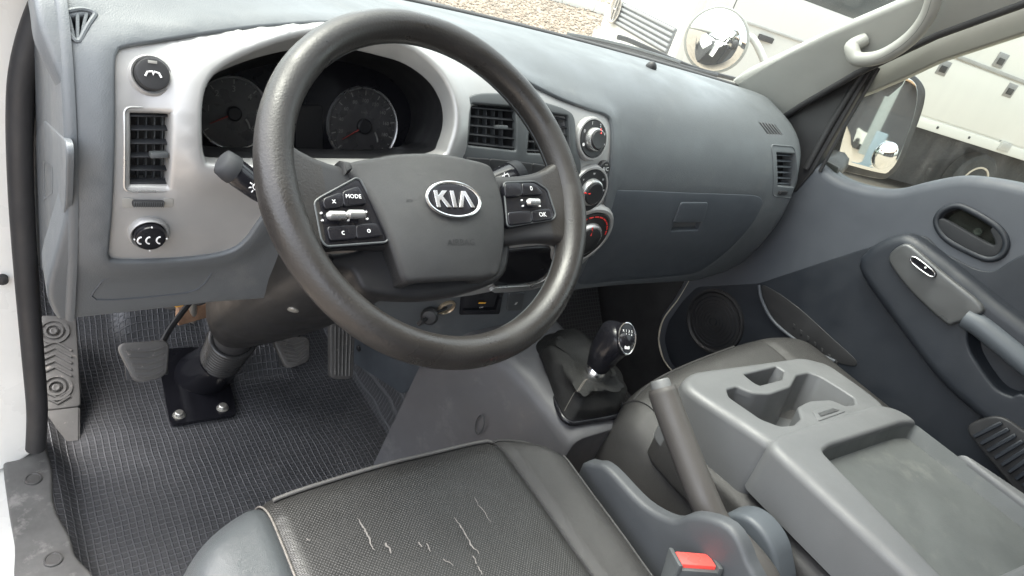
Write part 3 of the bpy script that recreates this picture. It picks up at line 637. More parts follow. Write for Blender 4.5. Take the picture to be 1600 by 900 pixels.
def stalk(name, label, tip, base, d0, d1, mark, lab_side):
    a = WH.P(*WH.hit(*tip, d0), d0); b = WH.P(*WH.hit(*base, d1), d1); t = thing(name, label, 'stalk', b)
    ax = (b-a).normalized(); path = [a, a+ax*.004, a+ax*.018, a+ax*.04, a+ax*.065, b]
    fr = frames(path); R = []; rs = [.013, .0165, .0175, .0165, .011, .009]
    for (p, tt, n, bb), r_ in zip(fr, rs): R.append([p + n*r_*.72*cos(2*pi*j/20) + bb*r_*1.05*sin(2*pi*j/20) for j in range(20)])
    loft('grip', R, M['gloss'], t, ang=60)
    R2 = []
    for q, r_ in ((-.003, .011), (-.001, .0165), (.008, .0182), (.012, .018)): R2.append([a+ax*q + fr[0][2]*r_*.74*cos(2*pi*j/20) + fr[0][3]*r_*1.06*sin(2*pi*j/20) for j in range(20)])
    loft('end_cap', R2, M['vent'], t, ang=60)
    c = a+ax*.032; vw = (CAM-c).normalized(); n = (vw - ax*vw.dot(ax)).normalized(); S = plane(c + n*.0165, ax, n.cross(ax))
    if mark == 'lamp':
        lathe('symbol', S.P(0, 0), n, [(.0032, -.004), (.0032, .0022), (.0024, .0022), (.0024, -.004)], M['white'], t, 16)
        for k in range(8): g = 2*pi*k/8; tube('symbol_ray', [S.P(.0042*cos(g), .0042*sin(g), .001), S.P(.0066*cos(g), .0066*sin(g), .001)], .0006, M['white'], t, 6)
        prism('arrow', [S.P(.024+x*.001, -.004+y*.001, -.002) for x, y in [(-3, -2), (3, -2), (0, 3)]], n, .001, M['white'], t)
    else:
        tube('symbol', [S.P(x*.001, y*.001, .0) for x, y in [(-5, -2), (-5, 3), (4, 3), (4, -2), (-5, -2)]], .0007, M['white'], t, 6); tube('symbol_ray', [S.P(-.001, -.005, .0), S.P(.003, .002, .0)], .0006, M['white'], t, 6)
    return t
stalk('light_stalk', 'black light and indicator stalk with lamp symbol left of the steering wheel', (349, 254), (448, 328), -.055, -.075, 'lamp', 0)
stalk('wiper_stalk', 'black wiper stalk with grey tip right of the airbag cover', (812, 266), (735, 300), -.055, -.075, 'wiper', 0)
# ================================================================= FLOOR, SILL, PEDALS
def matgrid():
    m = mat('rubber_mat', (.056, .057, .06), .42, var=.18, vscale=6, rvar=.14, dirt=(.095, .094, .096), dscale=4, dcut=.6)
    N = m.node_tree.nodes; L = m.node_tree.links; b = N['Principled BSDF']; tc = N.new('ShaderNodeTexCoord'); sx = N.new('ShaderNodeSeparateXYZ')
    wv = N.new('ShaderNodeTexNoise'); wv.inputs['Scale'].default_value = 5; mxv = N.new('ShaderNodeMix'); mxv.data_type = 'VECTOR'; mxv.inputs['Factor'].default_value = .02
    uvn = N.new('ShaderNodeUVMap'); uvn.uv_map = 'UVMap'; L.new(uvn.outputs[0], mxv.inputs['A']); L.new(tc.outputs['Object'], wv.inputs['Vector']); L.new(wv.outputs['Color'], mxv.inputs['B']); L.new(mxv.outputs['Result'], sx.inputs[0])
    hs = []
    for ax in ('X', 'Y'):
        p = N.new('ShaderNodeMath'); p.operation = 'PINGPONG'; p.inputs[1].default_value = .0054; L.new(sx.outputs[ax], p.inputs[0])
        r = N.new('ShaderNodeMapRange'); r.interpolation_type = 'SMOOTHSTEP'; r.inputs['From Min'].default_value = .0036; r.inputs['From Max'].default_value = .005; L.new(p.outputs[0], r.inputs['Value']); hs.append(r)
    mx = N.new('ShaderNodeMath'); mx.operation = 'MAXIMUM'; L.new(hs[0].outputs['Result'], mx.inputs[0]); L.new(hs[1].outputs['Result'], mx.inputs[1])
    bp = N.new('ShaderNodeBump'); bp.inputs['Strength'].default_value = .8; bp.inputs['Distance'].default_value = .0022; L.new(mx.outputs[0], bp.inputs['Height']); L.new(bp.outputs['Normal'], b.inputs['Normal'])
    old = b.inputs['Base Color'].links[0].from_socket; mc = N.new('ShaderNodeMix'); mc.data_type = 'RGBA'; mc.blend_type = 'MULTIPLY'; mc.inputs['Factor'].default_value = 1; L.new(old, mc.inputs['A'])
    mr2 = N.new('ShaderNodeMapRange'); mr2.inputs['To Min'].default_value = .8; mr2.inputs['To Max'].default_value = 1.35; L.new(mx.outputs[0], mr2.inputs['Value']); L.new(mr2.outputs['Result'], mc.inputs['B']); L.new(mc.outputs['Result'], b.inputs['Base Color'])
    return m
M['mat'] = matgrid()
fprof = [(-.9, -.8), (.2, -.8), (.6, -.8), (.72, -.797), (.8, -.77), (.88, -.70), (.95, -.60), (1.0, -.45), (1.02, -.2)]
fl = spline([V((y, z, 0)) for y, z in fprof], 6)
def sheet(name, x0, x1, nx, prof, m, hz=None, parent=None):
    xs = [x0+(x1-x0)*i/nx for i in range(nx+1)]; vs, fs, uvs = [], [], []; s = 0
    for k, p in enumerate(prof):
        if k: s += (p-prof[k-1]).length
        for x in xs: vs.append(V((x, p.x, p.y + (hz(x, p.x) if hz else 0)))); uvs.append((x, s))
    n = nx+1
    for k in range(len(prof)-1):
        for i in range(nx): fs.append((k*n+i, k*n+i+1, (k+1)*n+i+1, (k+1)*n+i))
    o = fromdata(name, vs, fs, m, parent, True, 60); ul = o.data.uv_layers.new(name='UVMap')
    for lp in o.data.loops: ul.data[lp.index].uv = uvs[lp.vertex_index]
    return o
def bumpz(x, y):
    e = sm(.30, .345, x)*.14 + .03*sm(-.285, -.32, x)
    e += .06*sm(.60, .68, y)*sm(.02, .06, x)*(1-sm(.15, .2, x))          # raised boss under the brake pedal
    e += .03*sm(.78, .83, y)*sm(-.17, -.14, x)*(1-sm(-.02, .0, x))
    return e + .003*sin(9*x+4*y)*sin(7*y)
fmat = tag(sheet('floor_mat', -.335, .36, 60, [p for p in resample(fl, .02, False)], M['mat'], bumpz), 'dark rubber floor mat with raised square grid in the driver footwell', 'floor mat')
passfl = [V((y, z, 0)) for y, z in [(-.9, -.8), (.05, -.8), (.3, -.79), (.42, -.74), (.55, -.6), (.66, -.45), (.7, -.2)]]
tag(sheet('floor_mat', .50, 1.06, 30, resample(spline(passfl, 6), .02, False), M['mat']), 'dark ribbed rubber mat in the passenger footwell behind the gear knob', 'floor mat')
# front bulkhead behind the dash so the footwells close
struct(fromdata('bulkhead', [(-.42, 1.03, -.9), (1.1, 1.03, -.9), (1.1, .62, .05), (-.42, .62, .05)], [(0, 1, 2, 3)], M['rubber'], None, False))
# tunnel side below the dash, right of the pedals
tun = thing('tunnel_side', 'blue grey plastic panel beside the accelerator pedal under the dashboard', 'trim panel', (.3, .4, -.7))
TS = plane((.315, .4, -.6), (.12, -1, 0), (-.12, 0, 1), (0, 0))
panel('panel', TS, rnd([V(TS.hit(*p)) for p in [(520, 500), (690, 520), (660, 590), (606, 628), (547, 585)]], .02), M['dashlow'], tun, step=.03, r=.006, depth=.02)
p = TS.hit(561, 544); lathe('screw', TS.P(*p), TS.n(*p), [(.008, -.001), (.008, .003), (.005, .005), (0, .004)], M['black'], tun, 14)
L = [TS.P(*TS.hit(*q), .001) for q in [(552, 590), (580, 608), (607, 628), (625, 622)]]; tube('edge', spline(L, 5), .0022, M['scuff'], tun, 6)
# foot rest on the left
def plane3(pA, pB, pC, flip=True):
    u = (pB-pA).normalized(); w = pC-pA; v = (w - u*w.dot(u)).normalized()
    if flip and u.cross(v).dot(CAM-pA) < 0: u = -u
    return plane(pA, u, v)
fr_ = thing('foot_rest', 'worn grey ribbed foot rest with two fixing screws beside the door sill', 'foot rest', (-.29, .6, -.8))
fa, fb, fc_ = at(60, 640, 'z', -.765), at(124, 632, 'z', -.765), at(117, 500, 'y', .74)
FR = plane3(fa, fb, fc_)
panel('pad', FR, rnd([V(FR.hit(*q)) for q in [(62, 640), (124, 633), (117, 497), (66, 494)]], .006), M['pedal'], fr_, step=.02, r=.003, depth=.06)
pts = [at(62, 641, 'z', -.766), at(125, 634, 'z', -.766), at(125, 690, 'z', -.80), at(60, 697, 'z', -.80)]
prism('toe', [pts[0], pts[1], pts[2], pts[3]], (0, .3, -1), .02, M['pedal'], fr_, .003)
for k, (x, y) in enumerate([(84, 518), (88, 606)]):
    h = FR.hit(x, y); o = FR.P(*h); n = FR.n(*h)
    lathe('screw_ring', o, n, [(.027, -.002), (.026, .003), (.021, .003), (.02, .0)], M['pedal'], fr_, 28); lathe('screw_ring', o, n, [(.0165, -.002), (.016, .003), (.012, .003), (.0115, 0)], M['pedal'], fr_, 24); lathe('screw', o, n, [(.007, -.001), (.007, .003), (.005, .004), (0, .003)], M['pedal'], fr_, 16)
def chev(S, pts, rr, par, m):
    tube('rib', [S.P(*S.hit(*q), .001) for q in pts], rr, m, par, 6)
for y in (540, 550, 560, 570, 580, 632, 641): chev(FR, [(68, y+8-6), (86, y-6), (112, y+14-6)] if y < 600 else [(70, y-20), (90, y-10), (110, y-22)], .0025, fr_, M['pedal'])
# sill, rubber seal and white door aperture on the driver's side
sill = [at(x, y, 'z', -.765) for x, y in [(14, 702), (58, 692), (74, 730), (78, 790), (102, 838), (112, 870), (140, 912), (40, 930), (30, 840), (18, 770)]]
SP = plane((0, 0, -.765), (1, 0, 0), (0, 1, 0))
so_ = [V((p.x, p.y)) for p in spline([V((q.x, q.y, 0)) for q in sill], 4, True)]
sc_ = thing('sill_trim', 'scuffed grey plastic scuff plate along the driver door sill', 'sill trim', (-.33, .3, -.8))
panel('scuff_plate', SP, so_, mat('scuffed_plastic', (.1, .099, .095), .6, bump=.6, bscale=90, var=.25, vscale=14, dirt=(.19, .185, .175), dscale=25, dcut=.55), sc_, step=.02, r=.006, depth=.03)
for x, y in [(52, 748), (83, 874)]: h = at(x, y, 'z', -.763); lathe('clip', h, (0, 0, 1), [(.013, -.002), (.0125, .0015), (.0105, .002), (.0095, .0005), (0, .0005)], M['pedal'], sc_, 20)
ap = thing('door_aperture', 'white painted door aperture with black rubber seal at the driver side', 'door frame', (-.4, .45, -.8))
AP = plane((0, .47, 0), (1, 0, 0), (0, 0, 1))
apx = [(-80, -60), (95, -60), (66, 25), (38, 100), (28, 200), (28, 320), (38, 480), (50, 620), (54, 700), (-80, 700)]
panel('post', AP, [V((p.x, p.y)) for p in spline([V((*AP.hit(*q), 0)) for q in apx], 4, True)], M['body'], ap, step=.04, r=.01, depth=.05)
ws = [at(x, y, 'z', -.79) for x, y in [(-80, 690), (30, 690), (24, 760), (36, 830), (50, 930), (-80, 930)]]
prism('sill_strip', ws, (0, 0, -1), .05, M['body'], ap, .004)
sp1 = [at(x, y, 'y', .44) for x, y in [(100, -50), (66, 10), (40, 90), (31, 170), (33, 300), (42, 440), (52, 560), (58, 640), (56, 700)]]
tube('rubber_seal', spline(sp1, 8), .0145, M['rubber'], ap, 14)
sp2 = [at(x+9, y, 'y', .45) for x, y in [(108, -50), (72, 10), (46, 90), (33, 170), (30, 300), (39, 440), (48, 560), (50, 690)]]
tube('inner_trim', spline(sp2, 8), .009, M['grey'], ap, 12)
lathe('striker_bolt', at(4, 437, 'y', .465), (0, -1, 0), [(.007, -.005), (.007, .004), (0, .006)], M['rubber'], ap, 12)
# relay, wiring and bracket under the dash
br = thing('pedal_bracket', 'rusty bracket with orange clip glimpsed under the dashboard above the clutch pedal', 'bracket', at(305, 480, 'y', .62))
p = at(306, 484, 'y', .62); rbox('plate', p, (1, .2, .1), (0, 1, 0), (0, 0, 1), (.075, .03, .035), .004, M['rust'], br)
rbox('clip', at(285, 468, 'y', .6), (1, 0, .2), (0, 1, 0), (0, 0, 1), (.03, .02, .02), .004, M['orange'], br); tube('pin', [at(300, 455, 'y', .58), at(302, 500, 'y', .62)], .008, M['boltm'], br, 10)
tube('cable', spline([at(330, 430, 'y', .55), at(318, 470, 'y', .57), at(295, 470, 'y', .6), at(270, 480, 'y', .66), at(235, 470, 'y', .7)], 6), .006, M['rubber'], br, 8)
# pedals
def pedal(name, label, px, y, tilt, arm, nr, style, wear):
    t = thing(name, label, 'pedal', at(*px[2], 'y', y)); o = at(sum(p[0] for p in px)/len(px), sum(p[1] for p in px)/len(px), 'y', y)
    S = plane(o, (1, 0, 0), (0, sin(tilt), cos(tilt))); q = [V(S.hit(*p)) for p in px]
    pp = panel('pedal_pad', S, rnd(q, .012), wear, t, step=.012, r=.004, depth=.014); tl, tr, br_, bl = q[0], q[1], q[2], q[-1]
    for k in range(nr):
        a = (k+.8)/(nr+.6)
        if style == 'h': L = [quad(tl, tr, br_, bl, s, a) + V((0, -.006*sin(pi*s))) for s in (.08, .3, .5, .7, .92)]
        elif style == 'v': L = [quad(tl, tr, br_, bl, a, s) for s in (.04, .3, .6, .96)]
        else: L = [quad(tl, tr, br_, bl, s, a+dy) for s, dy in ((.08, -.08), (.5, .1), (.92, -.08))]
        tube('rib', [S.P(*p, .0005) for p in L], .0022, wear, pp, 6)
    if arm: tube('arm', spline([V(a) for a in arm], 6), .0085, M['black'], t, 10, flat=.6)
    rbox('backplate', S.P(0, 0, -.012), (1, 0, 0), (0, sin(tilt), cos(tilt)), S.n(0, 0), ((q[1]-q[0]).length*.9, (q[0]-q[-1]).length*.85, .006), .002, M['black'], t)
    return t
pedal('clutch_pedal', 'worn grey clutch pedal with dirty ribbed rubber at the left', [(187, 540), (262, 534), (258, 585), (214, 596)], .48, rad(38), [at(250, 545, 'y', .5), at(265, 515, 'y', .53), at(300, 468, 'y', .56), at(320, 440, 'y', .56)], 5, 'h', M['pedal'])
pedal('brake_pedal', 'grey brake pedal with chevron ribs behind the steering column', [(430, 531), (482, 528), (482, 562), (450, 574)], .5, rad(38), [at(462, 540, 'y', .52), at(470, 500, 'y', .56), at(480, 440, 'y', .57)], 6, 'c', M['pedal'])
pedal('accelerator_pedal', 'narrow ribbed accelerator pedal at the right of the footwell', [(519, 505), (553, 515), (550, 590), (519, 590)], .5, rad(30), [at(536, 520, 'y', .53), at(540, 470, 'y', .58)], 5, 'v', M['pedal'])

# ================================================================= GEAR LEVER CONSOLE
gc = thing('gear_console', 'dark grey plastic tunnel cover carrying the gear lever', 'gear console', (.4, .1, -.8))
secs = [(-.045, (.345, -.80), (.372, -.452), (.505, -.452), (.55, -.8), .03), (-.038, (.338, -.80), (.367, -.442), (.508, -.442), (.56, -.8), .03), (.03, (.30, -.80), (.352, -.42), (.515, -.42), (.57, -.8), .03), (.12, (.262, -.80), (.33, -.40), (.52, -.395), (.58, -.8), .03), (.20, (.235, -.80), (.3, -.405), (.52, -.385), (.58, -.8), .035), (.268, (.212, -.80), (.275, -.42), (.52, -.38), (.58, -.8), .04), (.272, (.22, -.80), (.283, -.43), (.51, -.39), (.57, -.8), .04)]
R = []
for y, a, b, c_, d_, r_ in secs:
    q = rnd([a, b, c_, d_], [.005, r_, r_, .005], 6); R.append([V((p.x, y + .012*max(0, (p.y+.6))*0, p.y)) for p in q])
# flare towards the floor at the front edge, as the cover spreads over the tunnel
sec2 = []
for j in range(len(R[0])): sec2.append(resample(spline([r_[j] for r_ in R], 4), .5, False) and spline([r_[j] for r_ in R], 4))
loft('cover', [[sec2[j][k] for j in range(len(sec2))] for k in range(len(sec2[0]))], mat('tunnel_plastic', (.07, .07, .074), .46, bump=.3, bscale=700, var=.12, vscale=7, dirt=(.1, .099, .101), dscale=9, dcut=.56), gc, True, (True, True), ang=50)
GS = Surf(lambda u, v: V((.285+ (v+.6)*.2, .12, v)) + V((-.19*(u)/1, u, 0))*1.0)
ov = at(752, 663, 'x', .305); tube('oval_mark', [ov + V((-.004, .011*cos(t), .022*sin(t))) for t in [2*pi*k/24 for k in range(25)]], .0012, M['grey'], gc, 6)
gl = thing('gear_lever', 'black gear lever with chrome collar, pattern knob and stitched leather boot', 'gear lever', (.44, .05, -.44))
BP = plane((.43, .05, -.425), (1, 0, 0), (0, 1, .12))
bq = [V(BP.hit(*q)) for q in [(826, 548), (846, 527), (885, 525), (952, 600), (969, 640), (963, 652), (890, 664), (878, 655)]]
bo_ = resample(rnd(bq, .02), .008); NB = len(bo_)
neck = at(928, 583, 'x', .445); kn_t = at(966, 512, 'x', .455); kax = (kn_t-neck).normalized(); bc_ = sum(bo_, V((0, 0)))/NB
R = []
def wob(j, k): return sin(j*.55+k*1.3)*.5+sin(j*1.27-k*.9)*.35+sin(j*.21+2.2*k)*.4 + .45*abs(sin(j*1.9+k*2.1))-.2
fu = V((1, 0, 0)); fu = (fu-kax*fu.dot(kax)).normalized(); fv = kax.cross(fu)
for k in range(13):
    t = k/12; ring = []
    for j, p in enumerate(bo_):
        a = BP.P(p.x, p.y, .004); ang_ = math.atan2(p.y-bc_.y, p.x-bc_.x); b = neck + fu*.021*cos(ang_) + fv*.021*sin(ang_)
        s = t; w_ = a.lerp(b, s); bul = sin(pi*min(1, t*1.05))*.012*(1-t*.4); c0 = BP.P(bc_.x, bc_.y).lerp(neck, t); o_ = (w_-c0); o_ = o_.normalized() if o_.length > 1e-5 else o_
        ring.append(w_ + o_*(bul + .014*wob(j*6.28*3/NB*1.0, k*.8)*sin(pi*t)) + V((0, .006*sin(pi*t), .026*sin(pi*t)**1.5)))
    R.append(ring)
bl_ = mat('boot_leather', (.009, .009, .009), .5, spec=.35, bump=.5, bscale=300, var=.2, kind='leather'); boot = loft('boot', R, bl_, gl, True, (False, False), ang=80)
tube('boot_frame', [BP.P(p.x, p.y, .003) for p in bo_]+[BP.P(bo_[0].x, bo_[0].y, .003)], .0055, M['gloss'], gl, 10, (False, False))
for off in (-.001, .003): tube('stitching', [R[k][int(NB*.80)] + V((off, -.0008, .0012)) for k in range(1, 10)], .0006, M['thread'], boot, 5)
lathe('collar', neck-kax*.006, kax, [(.018, -.004), (.021, 0), (.0215, .008), (.019, .018), (.0165, .024), (.015, .026)], M['chrome'], gl, 28)
R = []; off = V((.004, -.004, .0))
for t, a, b in [(t_*.95, a_*1.2, b_*1.25) for t_, a_, b_ in [(.012, .0145, .015), (.026, .017, .018), (.04, .0195, .0215), (.055, .0215, .0245), (.072, .023, .0265), (.088, .0235, .027), (.098, .022, .0255), (.105, .018, .021), (.109, .011, .013), (.111, .004, .005)]]:
    R.append(ell(neck + kax*t + off*sm(.03, .09, t), fu, fv, a, b, 24, 2.4))
loft('knob', R, M['gloss'], gl, ang=70)
kn = V((-.12, -.70, .62)).normalized(); kc = neck + kax*.076 + off + kn*.0265; ky = (kax - kn*kax.dot(kn)).normalized(); KS = plane(kc, ky.cross(kn), ky)
kp_ = [(.0185*cos(t)*(1+.1*sin(t)), .027*sin(t)) for t in [2*pi*k/28 for k in range(28)]]
kpl = panel('pattern_plate', KS, [V(p) for p in kp_], M['gloss'], gl, step=.008, r=.001, depth=.014, d=.004)
tube('plate_rim', [KS.P(*p, .0045) for p in kp_+kp_[:1]], .0014, M['chrome'], kpl, 8, (False, False))
for x, s in ((-.009, 'R'), (-.003, '1'), (.003, '3'), (.009, '5')): text('gear_number', s, KS, (x, .0125), .0065, M['white'], kpl, .0055)
for x, s in ((-.003, '2'), (.003, '4'), (.009, '6')): text('gear_number', s, KS, (x, -.006), .0065, M['white'], kpl, .0055)
tube('pattern_line', [KS.P(-.009, .0035, .0055), KS.P(.009, .0035, .0055)], .0005, M['white'], kpl, 5)
for x in (-.003, .003, .009): tube('pattern_line', [KS.P(x, .0085, .0055), KS.P(x, -.0015, .0055)], .0005, M['white'], kpl, 5)
panel('plate_badge', KS, rnd([V(p) for p in [(-.005, -.018), (.005, -.018), (.005, -.012), (-.005, -.012)]], .001), M['white'], kpl, step=.01, r=.0002, depth=.001, d=.0055)

# ================================================================= SEATS
def cushion(x0, x1, yf, zt, splits, mats, names, parent, crown=.012, edge=.05, front=.055, back=-.85, low=-.62, corner=.10, tilt=0.0, nx=64, bol=.0, fall=.10, ripple=0):
    """Upholstered seat cushion: a grid wrapped over the top, front roll and sides, cut along x at the seams."""
    yz = [(back, 0)] + [(back + (yf-front-back)*k/22, 0) for k in range(1, 23)]
    path = [V((y, (yf-y)*-.06+.0, 0)) for y, _ in yz]
    path += [V((yf-front+front*sin(a), path[22].y*0 - front*(1-cos(a))*.95 - .003, 0)) for a in [pi/2*k/8 for k in range(1, 9)]]
    path += [V((yf+.002, -front-.03, 0)), V((yf-.004, -front-.08, 0)), V((yf-.015, low-zt, 0))]
    n = nx; xs = []
    for i in range(n+1): xs.append(x0+(x1-x0)*i/n)
    for s in splits:
        k = min(range(1, n), key=lambda q: abs(xs[q]-s)); xs[k] = s
    def col(x, side=0):
        c = min(x-x0, x1-x); e = max(0, 1-c/edge); dr = edge*(1-math.sqrt(max(0, 1-e*e)))*.85; hw = (x1-x0)/2; q = (x-(x0+x1)/2)/hw
        inset = corner*abs(q)**5; out = []
        sd = min(abs(x-s) for s in splits) if splits else 1
        for p in path:
            z = zt + p.y - dr + crown*(1-q*q) + tilt*(x-x0) - .007*math.exp(-(sd/.006)**2) + bol*math.exp(-((1-abs(q))/.22)**2)*sm(.02, .0, -p.y)
            if ripple: z += ripple*(sin(x*31+p.x*17)*sin(p.x*23-x*9))
            out.append(V((x, p.x - inset*sm(back, yf, p.x), z)))
        return out
    cols = [col(x) for x in xs]
    lft = [[V((x0 - .004, p.y, max(low, p.z-dz))) for p in cols[0]] for dz in (fall, fall*.5)]; rgt = [[V((x1 + .004, p.y, max(low, p.z-dz))) for p in cols[-1]] for dz in (fall*.5, fall)]
    bounds = [0] + [xs.index(s) for s in splits] + [n]
    for b in range(len(bounds)-1):
        cc = cols[bounds[b]:bounds[b+1]+1]
        if b == 0: cc = lft + cc
        if b == len(bounds)-2: cc = cc + rgt
        m_ = len(cc[0]); vs = [p for c in cc for p in c]; fs = [(i*m_+j, (i+1)*m_+j, (i+1)*m_+j+1, i*m_+j+1) for i in range(len(cc)-1) for j in range(m_-1)]
        fromdata(names[b], vs, fs, mats[b], parent, True, 60)
    return {s: cols[xs.index(s)] for s in splits}, cols
def perf():
    m = mat('perforated_leather', (.015, .015, .0145), .45, bump=.0, var=.2, rvar=.1); N = m.node_tree.nodes; L = m.node_tree.links; b = N['Principled BSDF']
    tc = N.new('ShaderNodeTexCoord'); mp = N.new('ShaderNodeMapping'); mp.inputs['Rotation'].default_value = (0, 0, rad(45)); mp.inputs['Scale'].default_value = (330, 330, 0); L.new(tc.outputs['Object'], mp.inputs[0])
    v = N.new('ShaderNodeTexVoronoi'); v.inputs['Scale'].default_value = 1; v.inputs['Randomness'].default_value = .0; L.new(mp.outputs[0], v.inputs['Vector'])
    r = N.new('ShaderNodeMapRange'); r.inputs['From Min'].default_value = .22; r.inputs['From Max'].default_value = .42; L.new(v.outputs['Distance'], r.inputs['Value'])
    n = N.new('ShaderNodeTexNoise'); n.inputs['Scale'].default_value = 90; L.new(tc.outputs['Object'], n.inputs['Vector']); ad = N.new('ShaderNodeMath'); ad.operation = 'MULTIPLY_ADD'; ad.inputs[1].default_value = 1.2; L.new(n.outputs['Fac'], ad.inputs[0]); L.new(r.outputs['Result'], ad.inputs[2])
    bp = N.new('ShaderNodeBump'); bp.inputs['Strength'].default_value = .45; bp.inputs['Distance'].default_value = .0014; L.new(ad.outputs[0], bp.inputs['Height']); L.new(bp.outputs['Normal'], b.inputs['Normal'])
    # pale dust lodged in the holes
    old = b.inputs['Base Color'].links[0].from_socket; mx = N.new('ShaderNodeMix'); mx.data_type = 'RGBA'; L.new(r.outputs['Result'], mx.inputs['Factor']); mx.inputs['A'].default_value = (.045, .043, .041, 1); L.new(old, mx.inputs['B']); L.new(mx.outputs['Result'], b.inputs['Base Color'])
    return m
M['perf'] = perf()
seat = thing('driver_seat', 'black perforated leather driver seat cushion with cracked surface and grey bolsters', 'seat', (0, -.3, -.8))
sm_, cols = cushion(-.262, .268, -.03, -.372, [-.165, .165], [M['seat_lit'], M['perf'], M['seat']], ['bolster', 'cushion', 'bolster'], seat, bol=.012, corner=.06, low=-.6, tilt=.0, ripple=.0012)
for s, c_ in sm_.items(): tube('seam_stitching', [p + V((0, 0, .0045)) for p in c_[:-2]], .0012, M['thread'] if s < 0 else M['seat'], seat, 6)
fe = [c_[25] + V((0, .0015, .003)) for c_ in cols if -.165 <= c_[0].x <= .165]; tube('front_piping', fe, .0024, mat('piping', (.075, .073, .069), .6, var=.2), seat, 8)
edge_ = [c_[26] for c_ in cols if c_[0].x > .165]; tube('bolster_piping', [c + V((0, 0, .002)) for c in edge_]+[V((p.x+.001, p.y, p.z+.001)) for p in reversed(cols[-3][2:24])], .0018, M['seat'], seat, 6)
ST = Surf(lambda u, v: V((u, v, -.372 + .012*(1-(u/.265)**2) - .06*(-.03-v))))
def crack(pts, w):
    w *= .75; P = [p + V((random.uniform(-.0012, .0012), random.uniform(-.0012, .0012), 0)) for p in spline([V((*ST.hit(*q), 0)) for q in pts], 5)]; n = len(P); vs, fs = [], []
    for i, p in enumerate(P):
        t = (P[min(i+1, n-1)]-P[max(i-1, 0)]).normalized(); s = V((-t.y, t.x, 0)); ww = w*sin(pi*(i+.5)/n)**.6*(.6+.5*random.random())
        for k in (-1, 1): q = p + s*ww*k; vs.append(ST.P(q.x, q.y, .0028 + .0004))
    fs = [(2*i, 2*i+1, 2*i+3, 2*i+2) for i in range(n-1)]; fromdata('crack', vs, fs, M['scuff'], seat, False)
for pts, w in [([(557, 811), (568, 826), (574, 842), (584, 862)], .0016), ([(600, 850), (606, 858), (610, 868)], .0018), ([(652, 848), (658, 858)], .0012), ([(666, 850), (672, 866)], .001), ([(708, 812), (722, 828), (734, 852), (748, 868)], .0014), ([(690, 876), (706, 886)], .001), ([(738, 872), (744, 884)], .001), ([(745, 888), (752, 900)], .001), ([(738, 778), (750, 796), (766, 818)], .0007), ([(478, 842), (484, 848)], .0008)]: crack(pts, w)
# passenger bench: cushion under and beside the folded middle backrest
bench = thing('bench_seat', 'dark grey leather passenger bench cushion under the fold-down console', 'seat', (.75, -.3, -.8))
smb, colsb = cushion(.455, 1.03, .0, -.385, [.88], [M['seat'], M['seat']], ['cushion', 'cushion'], bench, crown=.02, edge=.055, front=.06, corner=.05, tilt=.14, low=-.75, fall=.2)
for c_ in (colsb[5],): tube('piping', [p + V((0, 0, .001)) for p in c_[4:30]], .0024, M['seat'], bench, 6)
tube('piping', [c[26]+V((0, .001, .001)) for c in colsb[5:40]], .0024, M['seat'], bench, 6)

# ================================================================= FOLD-DOWN CONSOLE (middle backrest)
con = thing('fold_down_console', 'grey plastic console with cup holders and tray on the folded middle backrest', 'console', (.64, -.35, -.4))
CS = Surf(lambda u, v: V((u, v, -.25 + .03*sm(-.3, -.12, v)*-.6)), (.6, -.3))
def cp(pts, n=3, r=None): return [V((p.x, p.y)) for p in (spline([V((*CS.hit(*q), 0)) for q in pts], n, True))] if r is None else rnd([V(CS.hit(*q)) for q in pts], r)
cupo = cp([(1078, 600), (1092, 586), (1260, 562), (1292, 570), (1378, 634), (1366, 639), (1213, 688), (1204, 684)], r=.014)
hol = rnd([V(CS.hit(*q)) for q in [(1132, 606), (1150, 601), (1176, 612), (1200, 613), (1232, 602), (1242, 584), (1262, 580), (1284, 588), (1338, 622), (1340, 634), (1322, 636), (1300, 626), (1268, 628), (1250, 637), (1256, 655), (1244, 666), (1220, 668), (1188, 656), (1136, 620)]], .007, 3)
sml = rnd([V(CS.hit(*q)) for q in [(1158, 583), (1212, 570), (1229, 580), (1226, 594), (1188, 604), (1176, 598)]], .006, 3)
cup = panel('cup_holder_block', CS, cupo, M['cons'], con, [hol, sml], step=.012, r=.014, depth=.12, rh=.004, dh=.012, rn=6)
well('cup_holder', CS, shrink(hol, .004), .075, .12, M['cons'], cup, d=-.004); well('coin_holder', CS, shrink(sml, .004), .05, .15, M['cons'], cup, d=-.004)
lt = rnd([V(CS.hit(*q)) for q in [(1270, 644), (1294, 635), (1320, 643), (1278, 658)]], .003); lp = panel('latch_plate', CS, lt, M['cons'], cup, step=.01, r=.0012, depth=.004, d=.0015)
for t in (.3, .45, .6, .75): q = [V(CS.hit(*q)) for q in [(1276, 645), (1296, 638), (1314, 644), (1282, 654)]]; tube('latch_rib', [CS.P(*q[0].lerp(q[3], t), .0028), CS.P(*q[1].lerp(q[2], t), .0028)], .0008, M['cons'], lp, 5)
lido = cp([(1212, 694), (1226, 685), (1376, 638), (1404, 643), (1700, 842), (1500, 958)], r=.018)
tray = rnd([V(CS.hit(*q)) for q in [(1276, 703), (1290, 691), (1405, 655), (1432, 655), (1690, 850), (1500, 938)]], .014)
lidp = panel('lid', CS, lido, M['cons'], con, [tray], step=.014, r=.014, depth=.085, d=.002, rh=.007, dh=.01, rn=6)
well('tray', CS, shrink(tray, .006), .026, .05, mat('tray_plastic', (.058, .062, .061), .5, bump=.3, bscale=600, var=.12, vscale=8, dirt=(.082, .085, .08), dscale=12, dcut=.55), lidp, d=-.006)
R = []
